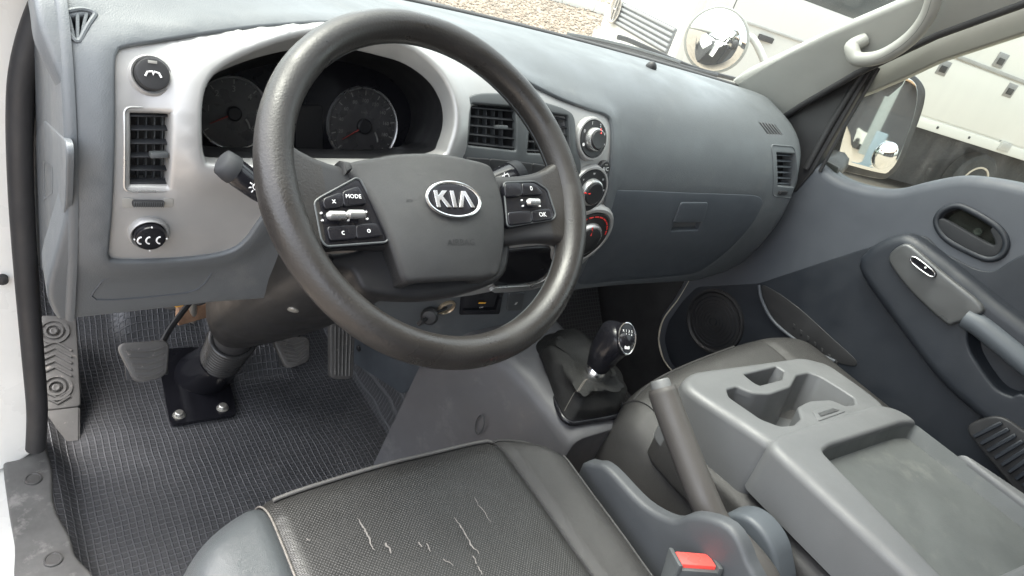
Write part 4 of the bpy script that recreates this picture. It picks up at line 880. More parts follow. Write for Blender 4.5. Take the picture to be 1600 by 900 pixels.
for y, e in [(-.9, 0), (-.5, 0), (-.2, 0), (-.15, .004), (-.128, .012), (-.12, .024)]:
    q = rnd([(.448+e, -.43), (.448+e, -.355-e*.5), (.47+e, -.345-e*.5), (.80-e, -.345-e*.5), (.83-e, -.355-e*.5), (.83-e, -.43)], .012, 4); R.append([V((p.x, y, p.y)) for p in q])
loft('backrest', R, M['seat'], con, ang=60)
# ================================================================= HANDBRAKE, BUCKLE, SEAT SIDE TRIM
hbk = thing('handbrake_lever', 'grey brown plastic handbrake lever standing between the seats', 'handbrake', at(1160, 880, 'x', .36))
hp = [at(x, y, 'x', .352) for x, y in [(1034, 606), (1040, 625), (1056, 668), (1078, 725), (1100, 780), (1118, 818), (1140, 850), (1165, 900), (1180, 950)]]
hs2 = spline(hp, 6); NH = len(hs2); hr = [.0195+.002*sm(0, .06, i/NH)+.024*sm(.62, .95, i/NH) for i in range(NH)]
tube('grip', hs2, hr, mat('handbrake_plastic', (.042, .039, .037), .48, bump=.35, bscale=500, var=.06), hbk, 24, flat=.95)
dv = (hp[0]-hp[1]).normalized(); lathe('release_button', hp[0]-dv*.002, dv, [(.0145, -.01), (.0145, .011), (.0125, .014), (0, .0145)], M['cons'], hbk, 24)
HB = plane((.39, 0, 0), (0, -1, 0), (0, 0, 1))
q = [V(HB.hit(*p)) for p in [(1130, 812), (1165, 812), (1200, 850), (1215, 930), (1120, 930), (1100, 850)]]
panel('base_cover', HB, rnd(q, .02), M['dashlow'], hbk, step=.02, r=.008, depth=.04)
sst = thing('seat_side_trim', 'blue grey plastic side shield of the driver seat next to the handbrake', 'seat trim', (.3, -.3, -.6))
S1 = plane((.283, 0, 0), (0, -1, 0), (0, 0, 1)); q = [V(S1.hit(*p)) for p in [(908, 742), (928, 733), (948, 741), (1000, 795), (1050, 822), (1085, 815), (1135, 832), (1160, 880), (1175, 950), (1040, 990), (905, 850)]]
panel('shield', S1, [V((p.x, p.y)) for p in spline([V((*p, 0)) for p in q], 4, True)], mat('seat_shield_plastic', (.042, .045, .049), .5, bump=.3, bscale=700, var=.08), sst, step=.02, r=.008, depth=.02)
bk = thing('belt_buckle', 'seat belt buckle with red release button by the handbrake', 'buckle', at(1088, 900, 'x', .28))
bu = V((.86, -.5, .08)).normalized(); bw = V((.06, .25, 1)).normalized(); bw = (bw-bu*bw.dot(bu)).normalized(); bv_ = bw.cross(bu); bt_ = at(1086, 876, 'x', .262)
rbox('shell', bt_ - bw*.052, bu, bv_, bw, (.06, .034, .1), .005, M['grey'], bk)
rbox('release_button', bt_ - bw*.006, bu, bv_, bw, (.046, .024, .018), .003, M['buckle'], bk)
for e in (-1, 1): rbox('cheek', bt_ + bu*.0265*e - bw*.006, bu, bv_, bw, (.006, .034, .02), .002, M['grey'], bk)
# ================================================================= PASSENGER DOOR
XD = 1.052
door = thing('passenger_door', 'grey passenger door trim with armrest, latch handle, speaker and window', 'door', (XD, -.2, -.75))
DO = plane((XD, 0, 0), (0, -1, 0), (0, 0, 1), (0, -.1))
def dp(pts, n=4, d=0): return [V((p.x, p.y)) for p in spline([V((*DO.hit(*q, d), 0)) for q in pts], n, True)]
belt = [V(DO.hit(*q)) for q in [(1240, 232), (1266, 262), (1300, 290), (1350, 307), (1400, 311), (1450, 300), (1500, 292), (1550, 297), (1620, 314), (1720, 350)]]
belt = [V((p.x, p.y)) for p in spline([V((*p, 0)) for p in belt], 5)]
dfr = [V(DO.hit(*q)) for q in [(1100, 625), (1066, 592), (1040, 562), (1032, 530), (1039, 500), (1060, 470), (1077, 440), (1100, 395), (1160, 300)]]
dout = dfr + belt + [V((1.0, belt[-1].y-.04)), V((1.0, -.8)), V((dfr[0].x, -.8))]
if area(dout) < 0: dout.reverse()
hh = dp([(1464, 350), (1470, 332), (1492, 322), (1515, 328), (1558, 354), (1573, 378), (1566, 398), (1546, 405), (1520, 396), (1480, 374)])
trimp = panel('door_trim', DO, dout, M['door'], door, [hh], step=.03, r=.022, depth=.05, rn=6, rh=.006, dh=.015)
ins = rnd([V(DO.hit(*q)) for q in [(1186, 445), (1300, 407), (1418, 370), (1446, 370), (1470, 395), (1527, 424), (1556, 427), (1582, 409), (1612, 394), (1760, 450), (1760, 1000), (1400, 1000), (1108, 640), (1072, 594), (1048, 562), (1040, 530), (1047, 502), (1068, 472), (1090, 450)]], .012)
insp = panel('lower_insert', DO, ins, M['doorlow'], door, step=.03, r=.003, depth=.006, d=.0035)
rp = resample(hh, .006); tube('handle_rim', [DO.P(*p, .002) for p in rp]+[DO.P(*rp[0], .002)], .006, M['doorlow'], door, 10, (False, False))
well('handle_recess', DO, shrink(hh, .004), .03, .1, M['black'], door, d=-.003)
lev = dp([(1470, 347), (1478, 346), (1520, 370), (1552, 386), (1560, 378), (1552, 360), (1560, 358), (1566, 374), (1560, 394), (1545, 399), (1515, 388), (1476, 363)], 3)
lever = panel('door_handle', DO, lev, M['vent'], door, step=.012, r=.004, depth=.012, d=.006)
c = DO.hit(1522, 363); lathe('lock_screw', DO.P(*c, -.022), (-1, 0, 0), [(.008, -.002), (.008, .003), (.006, .004), (0, .003)], M['grey'], door, 16)
# speaker
c = DO.hit(1118, 502); R0 = abs(DO.hit(1118, 560)[1]-c[1])*.98
spk = lathe('speaker', DO.P(*c, .002), (-1, 0, 0), [(R0*1.05, -.004), (R0*1.02, .008), (R0*.96, .009), (R0*.9, .004), (R0*.5, .007), (0, .008)], M['black'], door, 48)
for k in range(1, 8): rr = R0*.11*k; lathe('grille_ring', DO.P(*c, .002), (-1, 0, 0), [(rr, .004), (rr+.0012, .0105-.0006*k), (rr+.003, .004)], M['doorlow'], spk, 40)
tube('door_edge', spline([DO.P(*DO.hit(*q), -.004) for q in [(1090, 412), (1076, 440), (1058, 470), (1036, 500), (1029, 530), (1037, 562), (1062, 593), (1096, 626)]], 5), .0042, mat('edge_cream', (.4, .37, .3), .6), door, 8)
# map pocket
pk = dp([(1192, 447), (1212, 455), (1250, 482), (1300, 527), (1340, 565), (1318, 568), (1262, 540), (1216, 505), (1197, 472)])
panel('pocket_shade', DO, pk, M['black'], door, step=.02, r=.001, depth=.002, d=.0055)  # flat black sheet painted as the shade inside the pocket
tube('pocket_lip', spline([DO.P(*DO.hit(*q), .009) for q in [(1189, 445), (1194, 470), (1214, 504), (1260, 540), (1308, 564)]], 6), .004, M['door'], door, 10)
for k in range(7): h = DO.hit(1243+k*11, 509+k*9.5); rbox('pocket_slot', DO.P(*h, .0065), (0, -1, 0), (0, .5, 1), (-1, 0, 0), (.006, .009, .003), .0005, M['rubber'], door)
# armrest
ar = dp([(1362, 424), (1366, 404), (1385, 390), (1408, 382), (1425, 386), (1480, 428), (1540, 478), (1600, 524), (1700, 600), (1700, 760), (1600, 682), (1530, 628), (1480, 582), (1420, 505)], 4, .03)
pull = dp([(1506, 520), (1516, 510), (1560, 545), (1610, 580), (1690, 640), (1690, 690), (1605, 624), (1580, 624), (1548, 606), (1512, 552)], 4, .045)
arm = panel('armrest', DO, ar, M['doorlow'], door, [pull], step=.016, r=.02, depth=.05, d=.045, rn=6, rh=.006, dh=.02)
well('pull_cup', DO, shrink(pull, .004), .04, .15, M['doorlow'], arm, d=.04)
gp = dp([(1395, 400), (1410, 387), (1424, 390), (1470, 430), (1528, 478), (1522, 489), (1490, 501), (1478, 499), (1430, 455), (1398, 415)], 4, .052)
grp = panel('armrest_panel', DO, gp, mat('armrest_grey_paint', (.062, .064, .065), .38, .3, var=.04), arm, step=.014, r=.006, depth=.02, d=.056)
wsq = dp([(1424, 404), (1432, 402), (1458, 422), (1461, 431), (1452, 430), (1428, 412)], 3, .058)
w_ = panel('window_switch', DO, wsq, M['gloss'], arm, step=.012, r=.002, depth=.005, d=.0595); tube('switch_edge', [DO.P(*p, .062) for p in wsq+wsq[:1]], .0012, M['chrome'], w_, 6, (False, False))
lathe('switch_dot', DO.P(*DO.hit(1446, 418, .062), .0595), (-1, 0, 0), [(.002, 0), (.002, .003), (0, .003)], M['white'], w_, 8)
tube('grab_bar', spline([DO.P(*DO.hit(*q, .05), .046) for q in [(1508, 497), (1530, 510), (1565, 538), (1610, 575), (1690, 640)]], 6), .02, M['dashlow'], arm, 14)
# ribbed grille low at the rear of the door
RG = plane((1.0, 0, 0), (0, -1, 0), (0, 0, 1), (.5, -.3))
gq = [V(RG.hit(*q)) for q in [(1508, 668), (1560, 650), (1690, 740), (1690, 860), (1600, 778)]]
gr_ = panel('lower_grille', RG, rnd(gq, .02), M['black'], door, step=.02, r=.004, depth=.03)
for k in range(14):
    a = RG.hit(1522+k*11, 682+k*11); b = RG.hit(1566+k*11, 660+k*9.5); bar('grille_slat', RG.P(*a, .003), RG.P(*b, .003), .007, .006, M['doorlow'], gr_, (-1, 0, 0), .0015)
# window frame, quarter panel, glass
tri = rnd([V(DO.hit(*q, .004)) for q in [(1200, 195), (1250, 158), (1338, 108), (1368, 98), (1355, 118), (1268, 268), (1240, 300)]], .006)
panel('quarter_panel', DO, tri, M['black'], door, step=.02, r=.003, depth=.02, d=.004)
tube('window_channel', [DO.P(*DO.hit(*q), .006) for q in [(1362, 96), (1340, 130), (1300, 196), (1262, 264)]], .007, M['rubber'], door, 10); tube('window_channel', [DO.P(*DO.hit(x+17, y+6), .0) for x, y in [(1356, 100), (1340, 128), (1300, 196), (1264, 262)]], .004, M['black'], door, 8)
tube('belt_seal', [DO.P(p.x, p.y, .0)+V((.022, 0, .004)) for p in belt], .006, M['rubber'], door, 10)
fr2 = [V(DO.hit(*q)) for q in [(1340, 112), (1463, 50), (1590, 2), (1740, -60), (1740, -8), (1600, 45), (1465, 90), (1406, 118), (1337, 148)]]
panel('window_frame', DO, fr2, mat('frame_paint', (.17, .176, .155), .5, var=.06), door, step=.03, r=.004, depth=.02, d=-.012)
tube('frame_seal', [DO.P(*DO.hit(*q), .008) for q in [(1330, 112), (1363, 103), (1463, 47), (1587, 1), (1740, -58)]], .0055, M['rubber'], door, 10)
M['sideglass'] = glass('side_glass', (.62, .67, .6), .8, .03, (.7, .68, .6), 9, True)
fromdata('window_glass', [(XD+.018, .32, -.1), (XD+.018, -.9, -.1), (XD+.018, -.9, .8), (XD+.018, .32, .2)], [(0, 1, 2, 3)], M['sideglass'], door, False)
# ================================================================= DOOR MIRROR
mir = thing('door_mirror', 'black passenger door mirror with small round blind spot mirror', 'mirror', at(1300, 262, 'x', 1.15))
MN = V((-.34, -.935, .055)).normalized(); mo = at(1370, 195, 'x', 1.25); mu = V((0, 0, 1)).cross(MN).normalized(); MS = plane(mo, mu, MN.cross(mu))
if MS.n(0, 0).dot(MN) < 0: MS = plane(mo, -mu, MN.cross(mu))
mg = [(1306, 246), (1316, 205), (1330, 170), (1350, 146), (1398, 122), (1418, 123), (1428, 140), (1423, 180), (1400, 244), (1386, 264), (1373, 268), (1312, 252)]
mh = [(1296, 256), (1306, 205), (1320, 165), (1345, 136), (1395, 112), (1424, 115), (1442, 132), (1444, 152), (1434, 188), (1408, 252), (1390, 274), (1372, 279), (1306, 264)]
MG = [V((p.x, p.y)) for p in spline([V((*MS.hit(*q), 0)) for q in mg], 4, True)]; MHo = [V((p.x, p.y)) for p in spline([V((*MS.hit(*q), 0)) for q in mh], 4, True)]
R = []; cm = sum(MHo, V((0, 0)))/len(MHo)
for t, k in [(0.006, .97), (.0, 1.0), (-.03, 1.02), (-.06, .97), (-.09, .85), (-.11, .62), (-.118, .3)]: R.append([MS.P(*(cm+(p-cm)*k), t) for p in MHo])
loft('housing', R, M['black'], mir, ang=60)
gls = panel('mirror_glass', MS, MG, M['mirror'], mir, step=.03, r=.001, depth=.004, d=.009)
c = MS.hit(1383, 243, .01); rr = (MS.P(*MS.hit(1402, 243, .01))-MS.P(*c)).length*.92
lathe('blind_spot_mirror', MS.P(*c, .010), MN, [(rr, 0), (rr, .003), (rr*.92, .0045), (rr*.8, .0052), (rr*.6, .0078), (rr*.4, .0095), (rr*.2, .0105), (0, .0108)], M['mirror'], gls, 32, ang=70)
tube('bracket', [at(1262, 262, 'x', XD+.02), at(1292, 262, 'x', 1.15), at(1330, 258, 'x', 1.24)+V((0, .05, 0))], [.03, .035, .045], M['black'], mir, 12)
fp = rnd([V(DO.hit(*q)) for q in [(1276, 248), (1302, 262), (1296, 272), (1270, 262)]], .004); panel('mirror_foot', DO, fp, M['black'], mir, step=.02, r=.002, depth=.01, d=-.022)
# ================================================================= A-PILLAR, GRAB HANDLE
pil = thing('pillar_trim', 'beige grey plastic trim of the windscreen pillar above the dashboard end', 'pillar trim', (1.0, .35, .08))
PA, PB, PC = V((1.0, .383, .103)), at(1440, 0, 'x', .95), at(1218, 182, 'x', 1.04)
PS = plane3(PA, PB, PC)
po = [V(PS.hit(*q)) for q in [(1150, 128), (1290, 62), (1440, -1), (1620, -80), (1800, -150), (1800, -70), (1590, 2), (1463, 50), (1335, 110), (1217, 184), (1180, 156)]]
panel('trim', PS, po, M['trim'], pil, step=.025, r=.012, depth=.04)
tube('door_seal', [PS.P(*PS.hit(*q), -.004) for q in [(1214, 190), (1250, 166), (1336, 116), (1463, 56), (1592, 9), (1740, -50)]], .0075, M['rubber'], pil, 10)
gh = thing('grab_handle', 'grey plastic grab handle on the windscreen pillar', 'grab handle', PS.P(*PS.hit(1345, 72)))
gpt = [(PS.hit(1352, 62), .0), (PS.hit(1340, 66), .02), (PS.hit(1332, 78, .03), .032), (PS.hit(1342, 92, .04), .042), (PS.hit(1378, 88, .045), .046), (PS.hit(1420, 62, .045), .046), (PS.hit(1448, 28, .045), .046), (PS.hit(1462, -10, .045), .046), (PS.hit(1475, -60, .04), .04), (PS.hit(1480, -75, .0), .0)]
tube('grip', spline([PS.P(*p, d) for p, d in gpt], 6), .0135, mat('handle_plastic', (.2, .2, .185), .5, bump=.2, bscale=700), gh, 16)
tube('grip_seam', spline([PS.P(*p, d)+PS.n(0, 0)*.0128 for p, d in gpt[3:9]], 6), .0008, M['grey'], gh, 6)
# ================================================================= WINDSCREEN, COWL, WIPERS
M['screen'] = glass('windscreen_glass', (.64, .68, .635), .6, .03, (.8, .8, .74), 3)  # its dust film doubles as a painted veil of glare
vs, fs = [], []; NX, NY = 28, 6
for j in range(NY+1):
    t = j/NY
    for i in range(NX+1):
        x = -.4+1.46*i/NX; vs.append((x*(1-.06*t)+.02*t, yw(x)+.012 - .68*t, .086 + .57*t + .03*sin(pi*t)))
for j in range(NY):
    for i in range(NX): a = j*(NX+1)+i; fs.append((a, a+1, a+NX+2, a+NX+1))
ws_ = thing('windscreen', 'slightly hazy windscreen glass rising from the top of the dashboard', 'windscreen', (.35, .5, .09))
fromdata('pane', vs, fs, M['screen'], ws_, True, 60)
tube('lower_seal', [V((x, yw(x)+.004, .094)) for x in [-.4+.05*i for i in range(30)]], .008, M['rubber'], ws_, 10)
# body below the screen
cw = thing('cowl_panel', 'white painted cowl below the windscreen outside the cab', 'cowl', (.35, .62, 0))
rows = [(.03, .075), (.06, .083), (.12, .075), (.2, .05), (.27, 0), (.3, -.2)]; vs, fs = [], []
for dy, z in rows:
    for i in range(29): x = -.45+1.62*i/28; vs.append((x, yw(x)+dy, z))
fs = [(j*29+i, j*29+i+1, (j+1)*29+i+1, (j+1)*29+i) for j in range(len(rows)-1) for i in range(28)]
fromdata('panel', vs, fs, M['body'], cw, True, 60)
gap = [V((x, yw(x)+.05, .0865)) for x in [.5+.03*i for i in range(20)]]; tube('cowl_gap', gap, .004, M['rubber'], cw, 6)
def wiper(label, arm, blade, yb):
    t = thing('wiper', label, 'wiper', at(*arm[0], 'y', yb), 'windscreen wipers')
    tube('arm', spline([at(*q, 'y', yb) for q in arm], 4), .006, M['black'], t, 8, flat=.6); tube('blade', spline([at(*q, 'y', yb-.01) for q in blade], 4), .005, M['rubber'], t, 8)
    tube('blade_spine', spline([at(q[0]+2, q[1]-5, 'y', yb-.01) for q in blade[:-1]], 4), .0035, M['grey'], t, 8)
wiper('black wiper parked in front of the passenger side below the white truck', [(1150, 124), (1080, 105), (990, 66), (965, 58)], [(885, 58), (940, 68), (1000, 83), (1060, 102), (1120, 118)], .60)
wiper('black wiper parked in front of the steering wheel over the gravel', [(895, 60), (820, 52), (770, 40), (735, 20)], [(560, -22), (640, 2), (720, 22), (790, 43), (860, 58)], .64)
# ================================================================= ROUND FRONT MIRROR
rm = thing('round_mirror', 'round convex front mirror on a curved white arm outside the windscreen', 'mirror', at(1195, 108, 'y', .85))
ro = at(1119, 63, 'y', .9); rn_ = ((CAM-ro).normalized() + V((-.35, -.15, -.1))).normalized(); rv = .1
lathe('convex_glass', ro, rn_, [(rv*cos(a)*1.0, .035*sin(a)) for a in [pi/2*k/10 for k in range(11)]], M['mirror'], rm, 40, ang=80)
lathe('rim', ro, rn_, [(rv*.98, .006), (rv*1.03, .006), (rv*1.06, 0), (rv*1.0, -.02), (rv*.6, -.05), (0, -.06)], mat('mirror_shell', (.22, .22, .2), .4), rm, 40)
tube('arm', spline([ro-rn_*.05, at(1150, 62, 'y', .93), at(1172, 58, 'y', .9), at(1185, 75, 'y', .86), at(1200, 112, 'y', .8), at(1215, 150, 'y', .75)], 6), .013, mat('mirror_arm', (.3, .3, .28), .4), rm, 12)
# ================================================================= CAB SHELL out of view: roof, rear wall, pillar on the far side
def shell(name, vs, fs, m): return struct(fromdata(name, vs, fs, m, None, False))
M['liner'] = mat('headliner', (.55, .54, .5), .8)
shell('cab_roof', [(-.42, -.2, .66), (1.08, -.2, .66), (1.08, -1.0, .7), (-.42, -1.0, .7)], [(0, 1, 2, 3)], M['liner'])
shell('cab_rear_wall', [(-.42, -1.0, -.8), (1.08, -1.0, -.8), (1.08, -1.0, .7), (-.42, -1.0, .7)], [(0, 1, 2, 3)], M['door'])
shell('cab_side_rear', [(1.085, -1.0, -.8), (1.085, -.8, -.8), (1.085, -.8, .7), (1.085, -1.0, .7)], [(0, 1, 2, 3)], M['door'])

shell('cab_side_front', [(1.08, -.05, -.85), (1.08, 1.05, -.85), (1.08, .6, .0), (1.08, -.05, .0)], [(0, 1, 2, 3)], M['rubber'])
shell('cab_floor_front', [(-.42, 1.05, -.86), (1.1, 1.05, -.86), (1.1, -1.0, -.86), (-.42, -1.0, -.86)], [(0, 1, 2, 3)], M['rubber'])
# driver's open door, unseen, added and angled to block light from the left
dh = V((-.45, .5, 0)); dd_ = V((-.8, -.6, 0)).normalized()
shell('unseen_open_door', [dh + V((0, 0, -.8)), dh + dd_*.95 + V((0, 0, -.8)), dh + dd_*.95 + V((0, 0, .12)), dh + V((0, 0, .12))], [(0, 1, 2, 3)], M['door'])
# ================================================================= OUTSIDE: yard, vehicles, wall
GZ = -1.5; GAIN = 1.0; Surf.lim = 50
def groundmat():
    m = mat('gravel_ground', (.2, .165, .13), .9, var=.3, vscale=1.2, bump=.0, dirt=(.26, .23, .19), dscale=25, dcut=.5); return m
gm = groundmat()
struct(fromdata('ground', [(-150, -150, GZ), (150, -150, GZ), (150, 150, GZ), (-150, 150, GZ)], [(0, 1, 2, 3)], gm, None, False))
# gravel stones where the windscreen shows the yard
bm = bmesh.new(); stn = []
for k in range(3):
    b2 = bmesh.new(); bmesh.ops.create_icosphere(b2, subdivisions=1, radius=1); stn.append(([v.co.copy()*(.75+.5*random.random()) for v in b2.verts], [[v.index for v in f.verts] for f in b2.faces])); b2.free()
vs, fs = [], []
for k in range(9000):
    px, py = random.uniform(500, 960), random.uniform(-60, 75)
    try: p = at(px, py, 'z', GZ)
    except Exception: continue
    if (p-CAM).dot(FW) < 0 or (p-CAM).length > 40: continue
    sv_, sf_ = random.choice(stn); s = random.uniform(.02, .06); b = len(vs); a = random.uniform(0, 6.3)
    for v in sv_: vs.append((p.x+s*(v.x*cos(a)-v.y*sin(a)), p.y+s*(v.x*sin(a)+v.y*cos(a)), GZ+s*(.3+v.z*.7)))
    fs += [tuple(b+i for i in f) for f in sf_]
g = fromdata('gravel', vs, fs, mat('gravel_stones', (.26, .21, .165), .9, var=.5, vscale=3), None, False); g['kind'] = 'stuff'; g['label'] = 'loose brown gravel covering the yard ahead'
# low white kerb wall at the far side
wl_ = thing('boundary_wall', 'low pale boundary wall behind the gravel yard', 'wall', at(850, 6, 'z', GZ))
wa, wb = at(700, -45, 'z', GZ), at(1010, 42, 'z', GZ); dd = (wb-wa).normalized(); 
for k in range(6): c = wa + dd*((wb-wa).length*(k+.5)/6); rbox('block', c + V((0, 0, .18)), dd, V((0, 0, 1)).cross(dd), (0, 0, 1), ((wb-wa).length/6-.02, .3, .36), .02, M['body'], wl_)
# ---- white truck across the front right
TD = V((.93, -.368, 0)).normalized(); TNv = V((-TD.y*-1, 0, 0))
TN = V((TD.y, -TD.x, 0)); TN = TN if TN.dot(CAM) > TN.dot(V((6, 2, 0))) else -TN    # towards us
T0 = at(1470, 105, 'x', 10.5); T0 = V((T0.x, T0.y, 0))
TS_ = plane(T0, TD if TD.cross(V((0, 0, 1))).dot(TN) > 0 else -TD, (0, 0, 1), (0, 0))
sgn = 1 if TD.cross(V((0, 0, 1))).dot(TN) > 0 else -1
M['truck'] = mat('truck_white_paint', (.6, .59, .55), .35, var=.02, vscale=.5, rvar=0)
M['tyre'] = mat('tyre', (.03, .03, .03), .8, var=.2); M['chassis'] = mat('chassis_black', (.025, .025, .026), .6, var=.3)
M['tglass'] = mat('vehicle_glass', (.05, .06, .06), .08, var=.1)
trk = thing('service_truck', 'white truck with locker body and dark lattice grille parked across our front', 'truck', V((T0.x, T0.y, GZ)))
def tp(pts): return [V(TS_.hit(*q)) for q in pts]
def tpan(name, pts, m, par, d, depth, r=.02, rr=.03, holes=(), step=.25): return panel(name, TS_, rnd(tp(pts), rr), m, par, holes, step=step, r=r, depth=depth, d=d)
# locker body along the side
bx0 = [(1405, 60), (1480, 30), (1900, 190), (1900, 350), (1600, 249), (1432, 195), (1405, 186)]
q = tp(bx0); u0, u1 = min(p.x for p in q), max(p.x for p in q); vb = TS_.hit(1500, 217)[1]; vt = TS_.hit(1560, 62)[1]+.35
def tbox(name, ua, ub, va, vb_, d0, d1, m, par, bev=.01):
    o = TS_.P((ua+ub)/2, (va+vb_)/2, (d0+d1)/2); return rbox(name, o, TS_.P(1, 0)-TS_.P(0, 0), (0, 0, 1), TS_.n(0, 0), (abs(ub-ua), abs(vb_-va), abs(d1-d0)), bev, m, par)
ul = TS_.hit(1400, 150)[0]
tbox('locker_body', ul-.05, ul+6.5, vb, vt, 0, -2.0, M['truck'], trk, .02)
v_s = TS_.hit(1500, 96)[1]
tbox('locker_door', ul+.02, ul+3.1, vb+.16, v_s, .012, 0, M['truck'], trk); tbox('locker_door', ul+3.14, ul+6.4, vb+.16, v_s, .012, 0, M['truck'], trk); tbox('body_rail', ul-.05, ul+6.5, v_s+.02, v_s+.07, .03, 0, mat('rail_grey', (.3, .3, .29), .5), trk, .005)
tbox('body_rail', ul-.05, ul+6.5, vb-.02, vb+.13, .035, 0, M['truck'], trk, .01)
for x, y in [(1473, 106), (1577, 141), (1590, 40), (1563, 94)]:
    h = TS_.hit(x, y); l_ = tbox('latch', h[0]-.1, h[0]+.1, h[1]-.1, h[1]+.1, .02, 0, mat('latch_steel', (.3, .3, .3), .4, .6), trk, .008); tbox('latch_paddle', h[0]-.06, h[0]+.06, h[1]-.06, h[1]+.03, .03, .01, M['chassis'], l_, .006)
h = TS_.hit(1566, 228); tbox('corner_bracket', h[0]-.12, h[0]+.12, h[1]-.07, h[1]+.07, .06, 0, mat('bracket_steel', (.5, .5, .48), .4, .5), trk, .01)
# chassis, wheel, cab
tbox('chassis', TS_.hit(1062, 70)[0]+.9, ul+6.5, GZ+.12, vb-.02, -.3, -2.2, M['chassis'], trk, .02)
h = TS_.hit(1526, 285); wr = .46
def truckwheel(u, par):
    o = TS_.P(u, GZ+wr, -.05); ax = TS_.n(0, 0); w = lathe('wheel', o, -ax, [(wr*.6, 0), (wr*.9, -.0), (wr, .04), (wr, .2), (wr*.9, .24), (0, .24)], M['tyre'], par, 40); lathe('rim', o, ax, [(wr*.6, -.04), (wr*.6, .012), (wr*.54, .012), (wr*.5, -.04), (wr*.3, -.05), (wr*.25, .02), (0, .03)], mat('wheel_steel', (.5, .44, .36), .5, .1), w, 32)
truckwheel(h[0], trk)
# cab: side panel, door window, front panel with grille and round emblem
cf = TS_.hit(1062, 70)[0]; uc1 = ul-.12
vtop = 1.35; tbox('cab', cf+.12, uc1, GZ+.42, .55, 0, -2.6, M['truck'], trk, .06)
tbox('cab_upper', cf+.55, uc1, .5, vtop, -.06, -2.5, M['truck'], trk, .1)
truckwheel(cf+.75, trk)
wq_ = TS_.hit(1135, 14); tbox('side_window', max(wq_[0], cf+.6), uc1-.25, TS_.hit(1240, 16)[1], 1.1, -.05, -.09, M['tglass'], trk, .02)
tbox('door_gap', cf+.5, cf+.512, GZ+.9, .45, .004, -.01, M['chassis'], trk, .002)
FO = TS_.P(cf, 0, 0); FN = -(TS_.P(1, 0)-TS_.P(0, 0)); FU = -TS_.n(0, 0)     # front face runs away from us
if FN.cross(V((0, 0, 1))).length == 0: pass
FS = plane(FO, FU, (0, 0, 1)) if FU.cross(V((0, 0, 1))).dot(FN) > 0 else plane(FO, -FU, (0, 0, 1)); fs_ = 1 if FU.cross(V((0, 0, 1))).dot(FN) > 0 else -1
def fbox(name, a, b, va, vb_, d0, d1, m, par, bev=.01):
    o = FS.P(fs_*(a+b)/2, (va+vb_)/2, (d0+d1)/2); return rbox(name, o, FS.P(1, 0)-FS.P(0, 0), (0, 0, 1), FS.n(0, 0), (abs(b-a), abs(vb_-va), abs(d1-d0)), bev, m, par)
fbox('front_panel', .02, 2.6, GZ+.42, .52, 0, -.3, M['truck'], trk, .08)
fbox('windscreen', .12, 2.45, .6, 1.2, -.42, -.6, M['tglass'], trk, .04)
gz = FS.hit(992, 34)[1]
gri = fbox('grille', .2, 2.36, gz-.17, gz+.17, .012, -.05, mat('grille_grey', (.12, .125, .13), .5), trk, .02)
for k in range(5): fbox('grille_bar', .23, 2.33, gz-.14+k*.065, gz-.105+k*.065, .035, 0, mat('grille_bar_grey', (.3, .31, .32), .4) if k == 0 else bpy.data.materials['grille_bar_grey'], gri, .006)
eh_ = FS.hit(965, 19); eo = FS.P(eh_[0], gz+.03, .05); lathe('emblem', eo, FS.n(0, 0), [(.2, 0), (.21, .012), (.19, .016), (.175, .01), (.165, 0)], M['chrome'], gri, 32)
EF = plane(eo, FS.P(1, 0)-FS.P(0, 0), (0, 0, 1)); tube('emblem_bar', [EF.P(-.05, .15, .008), EF.P(-.05, -.15, .008)], .014, M['chrome'], gri, 8); tube('emblem_bar', [EF.P(.05, .15, .008), EF.P(.05, -.15, .008)], .014, M['chrome'], gri, 8); tube('emblem_bar', [EF.P(-.05, 0, .008), EF.P(.05, 0, .008)], .014, M['chrome'], gri, 8)
for a, b in ((.03, .17), (2.4, 2.58)): fbox('headlight', a, b, gz-.3, gz+.05, .02, -.05, mat('lamp_glass', (.7, .72, .72), .1), trk, .03)
fbox('bumper', -.02, 2.64, GZ+.4, GZ+.74, .08, -.3, M['truck'], trk, .05)
for (x, y, w_, h_, mm, nm) in [(1195, 60, .22, .07, M['chassis'], 'door_handle'), (1085, 55, .14, .1, M['orange'], 'side_lamp')]:
    h = TS_.hit(x, y); tbox(nm, h[0]-w_/2, h[0]+w_/2, h[1]-h_/2, h[1]+h_/2, .05, -.01, mm, trk, .01)
h = TS_.hit(1240, 45); tbox('side_moulding', cf+.3, uc1-.1, h[1]-.12, h[1]-.09, .025, -.01, mat('moulding_grey', (.4, .4, .38), .5), trk, .008)
tbox('door_gap', uc1-.3, uc1-.285, GZ+.6, .5, .004, -.01, M['chassis'], trk, .002)
for k in range(9): tbox('rivet', ul+.3+k*.7, ul+.34+k*.7, vb+.04, vb+.08, .045, .03, M['chassis'], trk, .008)
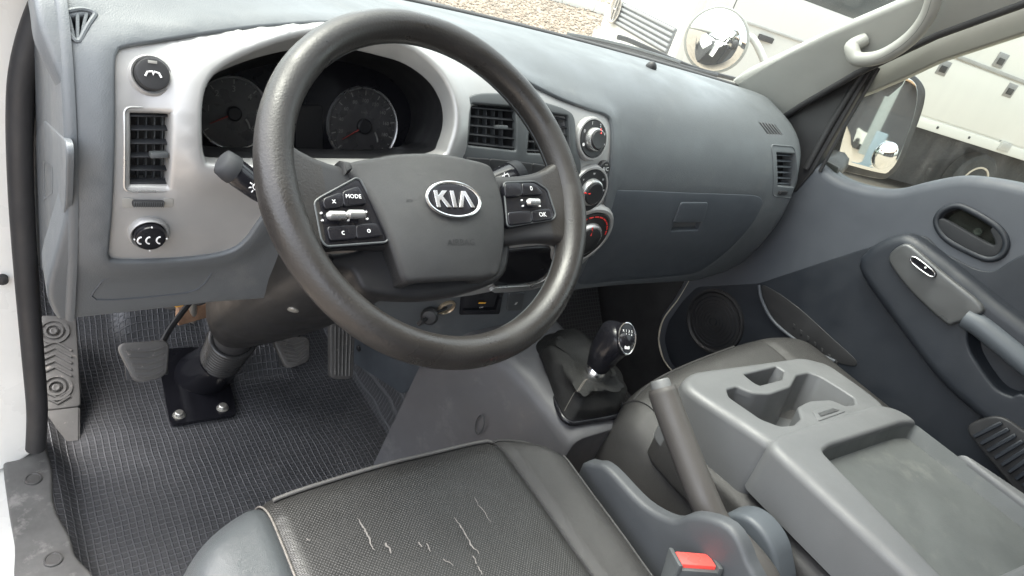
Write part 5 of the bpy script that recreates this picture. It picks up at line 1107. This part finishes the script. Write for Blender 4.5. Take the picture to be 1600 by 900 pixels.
# ---- behind us, seen in the door mirror: parked car, open dark shed
def car(name, label, o, yaw):
    t = thing(name, label, 'car', o); X = V((cos(yaw), sin(yaw), 0)); Y = V((-sin(yaw), cos(yaw), 0)); Zv = V((0, 0, 1))
    prof = [(-1.9, .35), (-1.92, .7), (-1.75, .95), (-1.55, 1.4), (-1.2, 1.48), (.1, 1.46), (.8, 1.0), (1.6, .88), (1.88, .7), (1.9, .35)]
    R = []
    for w, k in ((-.84, .96), (-.8, 1), (.8, 1), (.84, .96)): R.append([o + X*x*k + Y*w*(1-.14*max(0, z-.95)/.5) + Zv*(z*k+.0) for x, z in prof])
    loft('body', R, M['truck'], t, ang=30)
    for s in (-1, 1):
        q = [(-1.35, 1.0), (-1.25, 1.36), (.0, 1.37), (.55, 1.0)]; prism('window', [o + X*x + Y*s*(.845-.14*max(0, z-.95)/.5) + Zv*z for x, z in q], Y*s, .01, M['tglass'], t)
        for x in (-1.2, 1.2): lathe('wheel', o + X*x + Y*s*.7 + Zv*.3, Y*s, [(.3, 0), (.3, .15), (.2, .17), (.18, .15), (0, .15)], M['tyre'], t, 24)
    prism('window', [o + X*x + Y*w + Zv*z for x, w, z in [(-1.78, -.62, 1.0), (-1.78, .62, 1.0), (-1.6, .58, 1.36), (-1.6, -.58, 1.36)]], -X, .02, M['tglass'], t)
    return t
MC = MS.P(0, 0); vd = (MC-CAM).normalized(); rd = vd - MN*2*vd.dot(MN); rd2 = V((rd.x, rd.y, 0)).normalized(); sd2 = V((-rd2.y, rd2.x, 0))
def refl(px, py):
    p = MS.P(*MS.hit(px, py)); d = (p-CAM).normalized(); return p, d - MN*2*d.dot(MN)
def rpos(px, py, z):
    p, r = refl(px, py); return p + r*((z-p.z)/r.z) if r.z < -1e-3 else p + r*40
cpos = rpos(1342, 222, GZ+.35); car('parked_car', 'small white hatchback parked behind, seen in the door mirror', V((cpos.x, cpos.y, GZ)), math.atan2(rd2.y, rd2.x)+2.6)
so3 = V((MC.x, MC.y, GZ)) + rd2*42
sh = thing('shed', 'dark open shed behind the yard, seen in the door mirror', 'shed', so3)
rbox('wall', so3 + V((0, 0, 4)), sd2, rd2, (0, 0, 1), (44, 1, 8), .05, mat('shed_dark', (.045, .045, .05), .8), sh); rbox('roof', so3 + V((0, 0, 8.4))-rd2*1.2, sd2, rd2, (0, 0, 1), (46, 5, 1.2), .02, mat('shed_roof', (.36, .24, .15), .7), sh)
for k in (-1, 0, 1): rbox('post', so3 + sd2*(k*9) - rd2*5 + V((0, 0, 4)), sd2, rd2, (0, 0, 1), (.5, .5, 8), .02, mat('post_grey', (.2, .22, .22), .6), sh)
bp0 = rpos(1352, 262, GZ); bp0 = MC + (bp0-MC).normalized()*min(12, (bp0-MC).length); bp0 = V((bp0.x, bp0.y, GZ))
bol = thing('yard_post', 'blue grey square post standing in the yard, seen in the door mirror', 'post', bp0); rbox('shaft', bp0 + V((0, 0, .75)), sd2, rd2, (0, 0, 1), (.2, .2, 1.5), .02, mat('post_blue_grey', (.13, .17, .2), .6), bol)
rbox('foot', bp0 + V((0, 0, .1)), sd2, rd2, (0, 0, 1), (.4, .4, .2), .02, bpy.data.materials['post_blue_grey'], bol)
